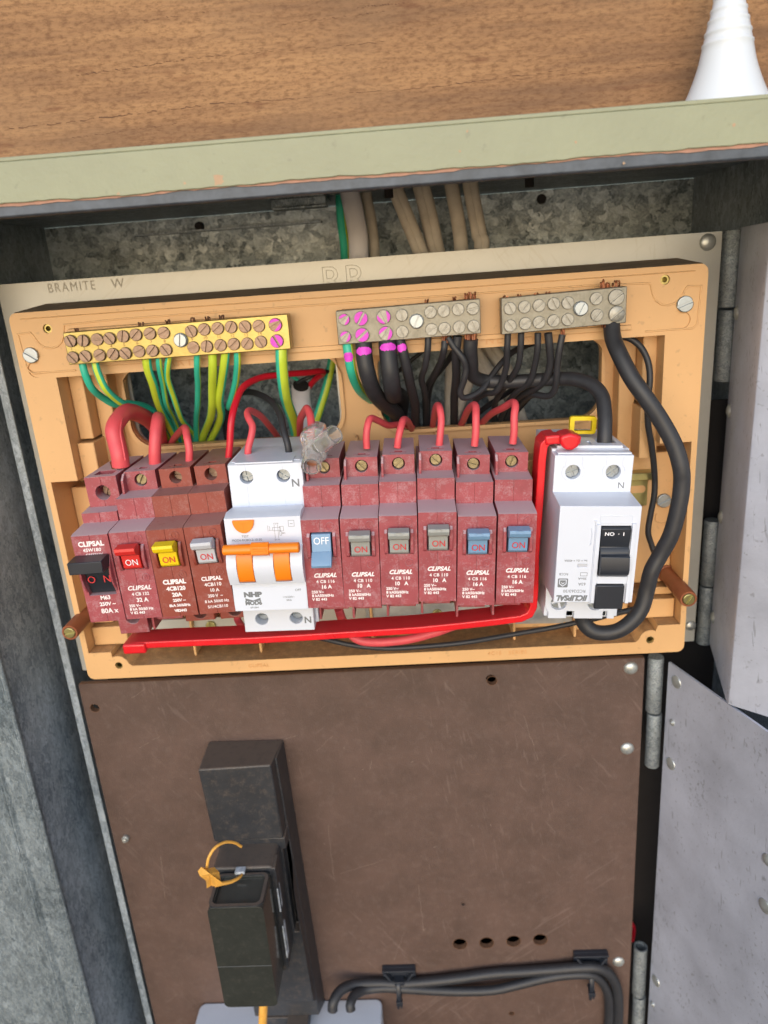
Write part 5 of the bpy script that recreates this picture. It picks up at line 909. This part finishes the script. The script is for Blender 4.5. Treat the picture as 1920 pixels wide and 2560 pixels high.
rm.add(V, [(i, (i+1) % n, (i+1) % n+n, i+n) for i in range(n)]+[(i, (i+1) % n, (i+1) % n+2*n, i+2*n) for i in range(n)]+[(i+n, (i+1) % n+n, (i+1) % n+3*n, i+3*n) for i in range(n)]); ob('cover_rim', rm, 'fuse', sf)
ob('cover_seam', MB().box(24.2, 57.3, -47.06, -46.8, -365.15, -364.95), 'greyprint', sf)
ob('top_latch', MB().box(36, 42, -24, -19.5, -318.6, -316.6), 'plated', sf, bv=.3)
ob('foot_terminal', MB().box(46, 61, -2, 25, -492, -478).box(29, 46, 8, 25, -490, -480), 'fuse', sf, bv=.6, cut=MB().box(49, 58, -4, 4, -490, -480))
# seal: wire loop and crumpled plastic tag
sl_ = thing('wire_seal', 'crumpled amber seal tag on a wire loop through the top of the fuse cover', 'seal', pt('K', 370, 1140, -40))
ob('seal_wire', MB().tube([pt('K', 590, 920, -24), pt('K', 540, 892, -28), pt('K', 470, 890, -33), pt('K', 400, 930, -38), pt('K', 355, 1000, -41), pt('K', 340, 1075, -42)], .85, n=10), 'tag', sl_)
ob('seal_wire', MB().tube([pt('K', 400, 1200, -44), pt('K', 450, 1190, -42), pt('K', 520, 1175, -38), pt('K', 570, 1150, -34), pt('K', 595, 1125, -30)], 1.3, n=10, r1=.8), 'tag', sl_)
tm = MB(); rnd = random.Random(5); G = []
A0 = [(275, 1100), (300, 1068), (345, 1080), (395, 1070), (430, 1105), (440, 1160), (455, 1185), (410, 1215), (375, 1205), (340, 1225), (335, 1170), (290, 1135)]
hgt = [rnd.uniform(-46, -42) for _ in A0]; V = [pt('K', u, v, h) for (u, v), h in zip(A0, hgt)]+[pt('K', u, v, h+1.1) for (u, v), h in zip(A0, hgt)]+[pt('K', 365, 1120, -49), pt('K', 360, 1165, -41.5)]; n = len(A0)
tm.add(V, [(i, (i+1) % n, 2*n) for i in range(n)]+[((i+1) % n+n, i+n, 2*n+1) for i in range(n)]+[(i, i+n, (i+1) % n+n, (i+1) % n) for i in range(n)]); ob('seal_tag', tm, 'tag', sl_, sharp=20)
tag(ob('seal_strap', MB().tube([pt('K', 755, 2030, -30), pt('K', 752, 2100, -32), pt('K', 748, 2180, -33), pt('K', 742, 2290, -34)], 3.1, n=12, flat=.9), 'tag'), 'short amber strap hanging below the smoky fuse cover', 'strap')

# ---- electricity meter top at the bottom edge
mt = thing('electricity_meter', 'pale grey meter casing at the bottom edge with two black cables entering its top', 'meter', (44, 0, -487))
ob('meter_case', MB().prism(rrect(-24, 112.5, -36, 26.8, 5), -560, -487.3, 'z'), 'meter', mt, bv=1.2, seg=3)
mc = thing('twin_cable_run', 'pair of black cables', 'cable', (200, 20, -450)) if False else None
CG = 'black cables clipped across the brown board'
def gland(q):
    c = pt('P', *q, 14); return ob('cable_gland', MB().cyl((c[0], 12, -487.4), (c[0], 12, -479), 5.2, 4.2, 8), 'blackw', mt, bv=.3)
gl = (60, 580), (140, 578)
ca = wire('upper black cable of the pair clipped across the brown board', 'P', [(58, 600, 6), (62, 560, 8), (95, 510, 14), (160, 480, 20), (260, 474, 22), (360, 475, 22), (480, 470, 22), (640, 450, 22), (800, 432, 22), (960, 420, 22), (1100, 410, 21), (1200, 404, 20), (1270, 405, 20), (1330, 430, 21), (1365, 490, 22), (1378, 570, 22), (1372, 660, 22), (1365, 760, 22)], 3.6, name='cable', cat='cable', group=CG, n=22)
cb = wire('lower black cable of the pair, sagging between the two clips', 'P', [(142, 600, 4), (140, 570, 6), (158, 530, 12), (210, 506, 18), (300, 496, 20), (400, 500, 20), (540, 512, 20), (680, 515, 20), (800, 506, 20), (920, 482, 20), (1040, 450, 20), (1140, 436, 20), (1240, 436, 20), (1290, 460, 21), (1325, 520, 22), (1333, 600, 22), (1325, 760, 22)], 3.3, name='cable', cat='cable', group=CG, n=22)
for (u, v), lb in (((365, 425), 'black cable clip with a zip tie holding the pair near the pale meter'), ((1245, 357), 'black cable clip with a zip tie near the lower right rivet')):
    c = pt('P', u, v, 26); t_ = thing('cable_clip', lb, 'cable clip', (c[0], 27, c[2]), group='cable clips on the brown board')
    m = MB(); x, z = c[0], c[2]; m.box(x-12, x+12, 24.4, 26.95, z-9, z+6.5).prism([(x-11, z+5), (x-9.3, z+5), (x-2, z-7), (x-4, z-7)], 20, 24.4, 'y').prism([(x+11, z+5), (x+9.3, z+5), (x+2, z-7), (x+4, z-7)], 20, 24.4, 'y').box(x-12, x+12, 21, 24.4, z+5.2, z+6.5).box(x-3.5, x+3.5, 18.5, 24.4, z-5, z-1)
    ob('clip_base', m, 'black_tog', t_, bv=.25)
    k = MB(); dz = -4 if u > 1000 else 1
    k.tube([(x-.8, 25, z-2), (x-.8, 19, z-4+dz), (x-.8, 16.4, z-9+dz), (x-.8, 16.0, z-14+dz), (x-.8, 17.5, z-18+dz), (x-.8, 24, z-19+dz)], .8, n=8, flat=2.2)
    k.box(x-3, x+1.5, 14.5, 18, z-20+dz, z-16.5+dz).box(x-2.6, x-.8, 15, 17, z-23.5+dz, z-20+dz).box(x-.2, x+1, 15, 17, z-22.5+dz, z-20+dz)
    ob('zip_tie', k, 'black_tog', t_, bv=.2)
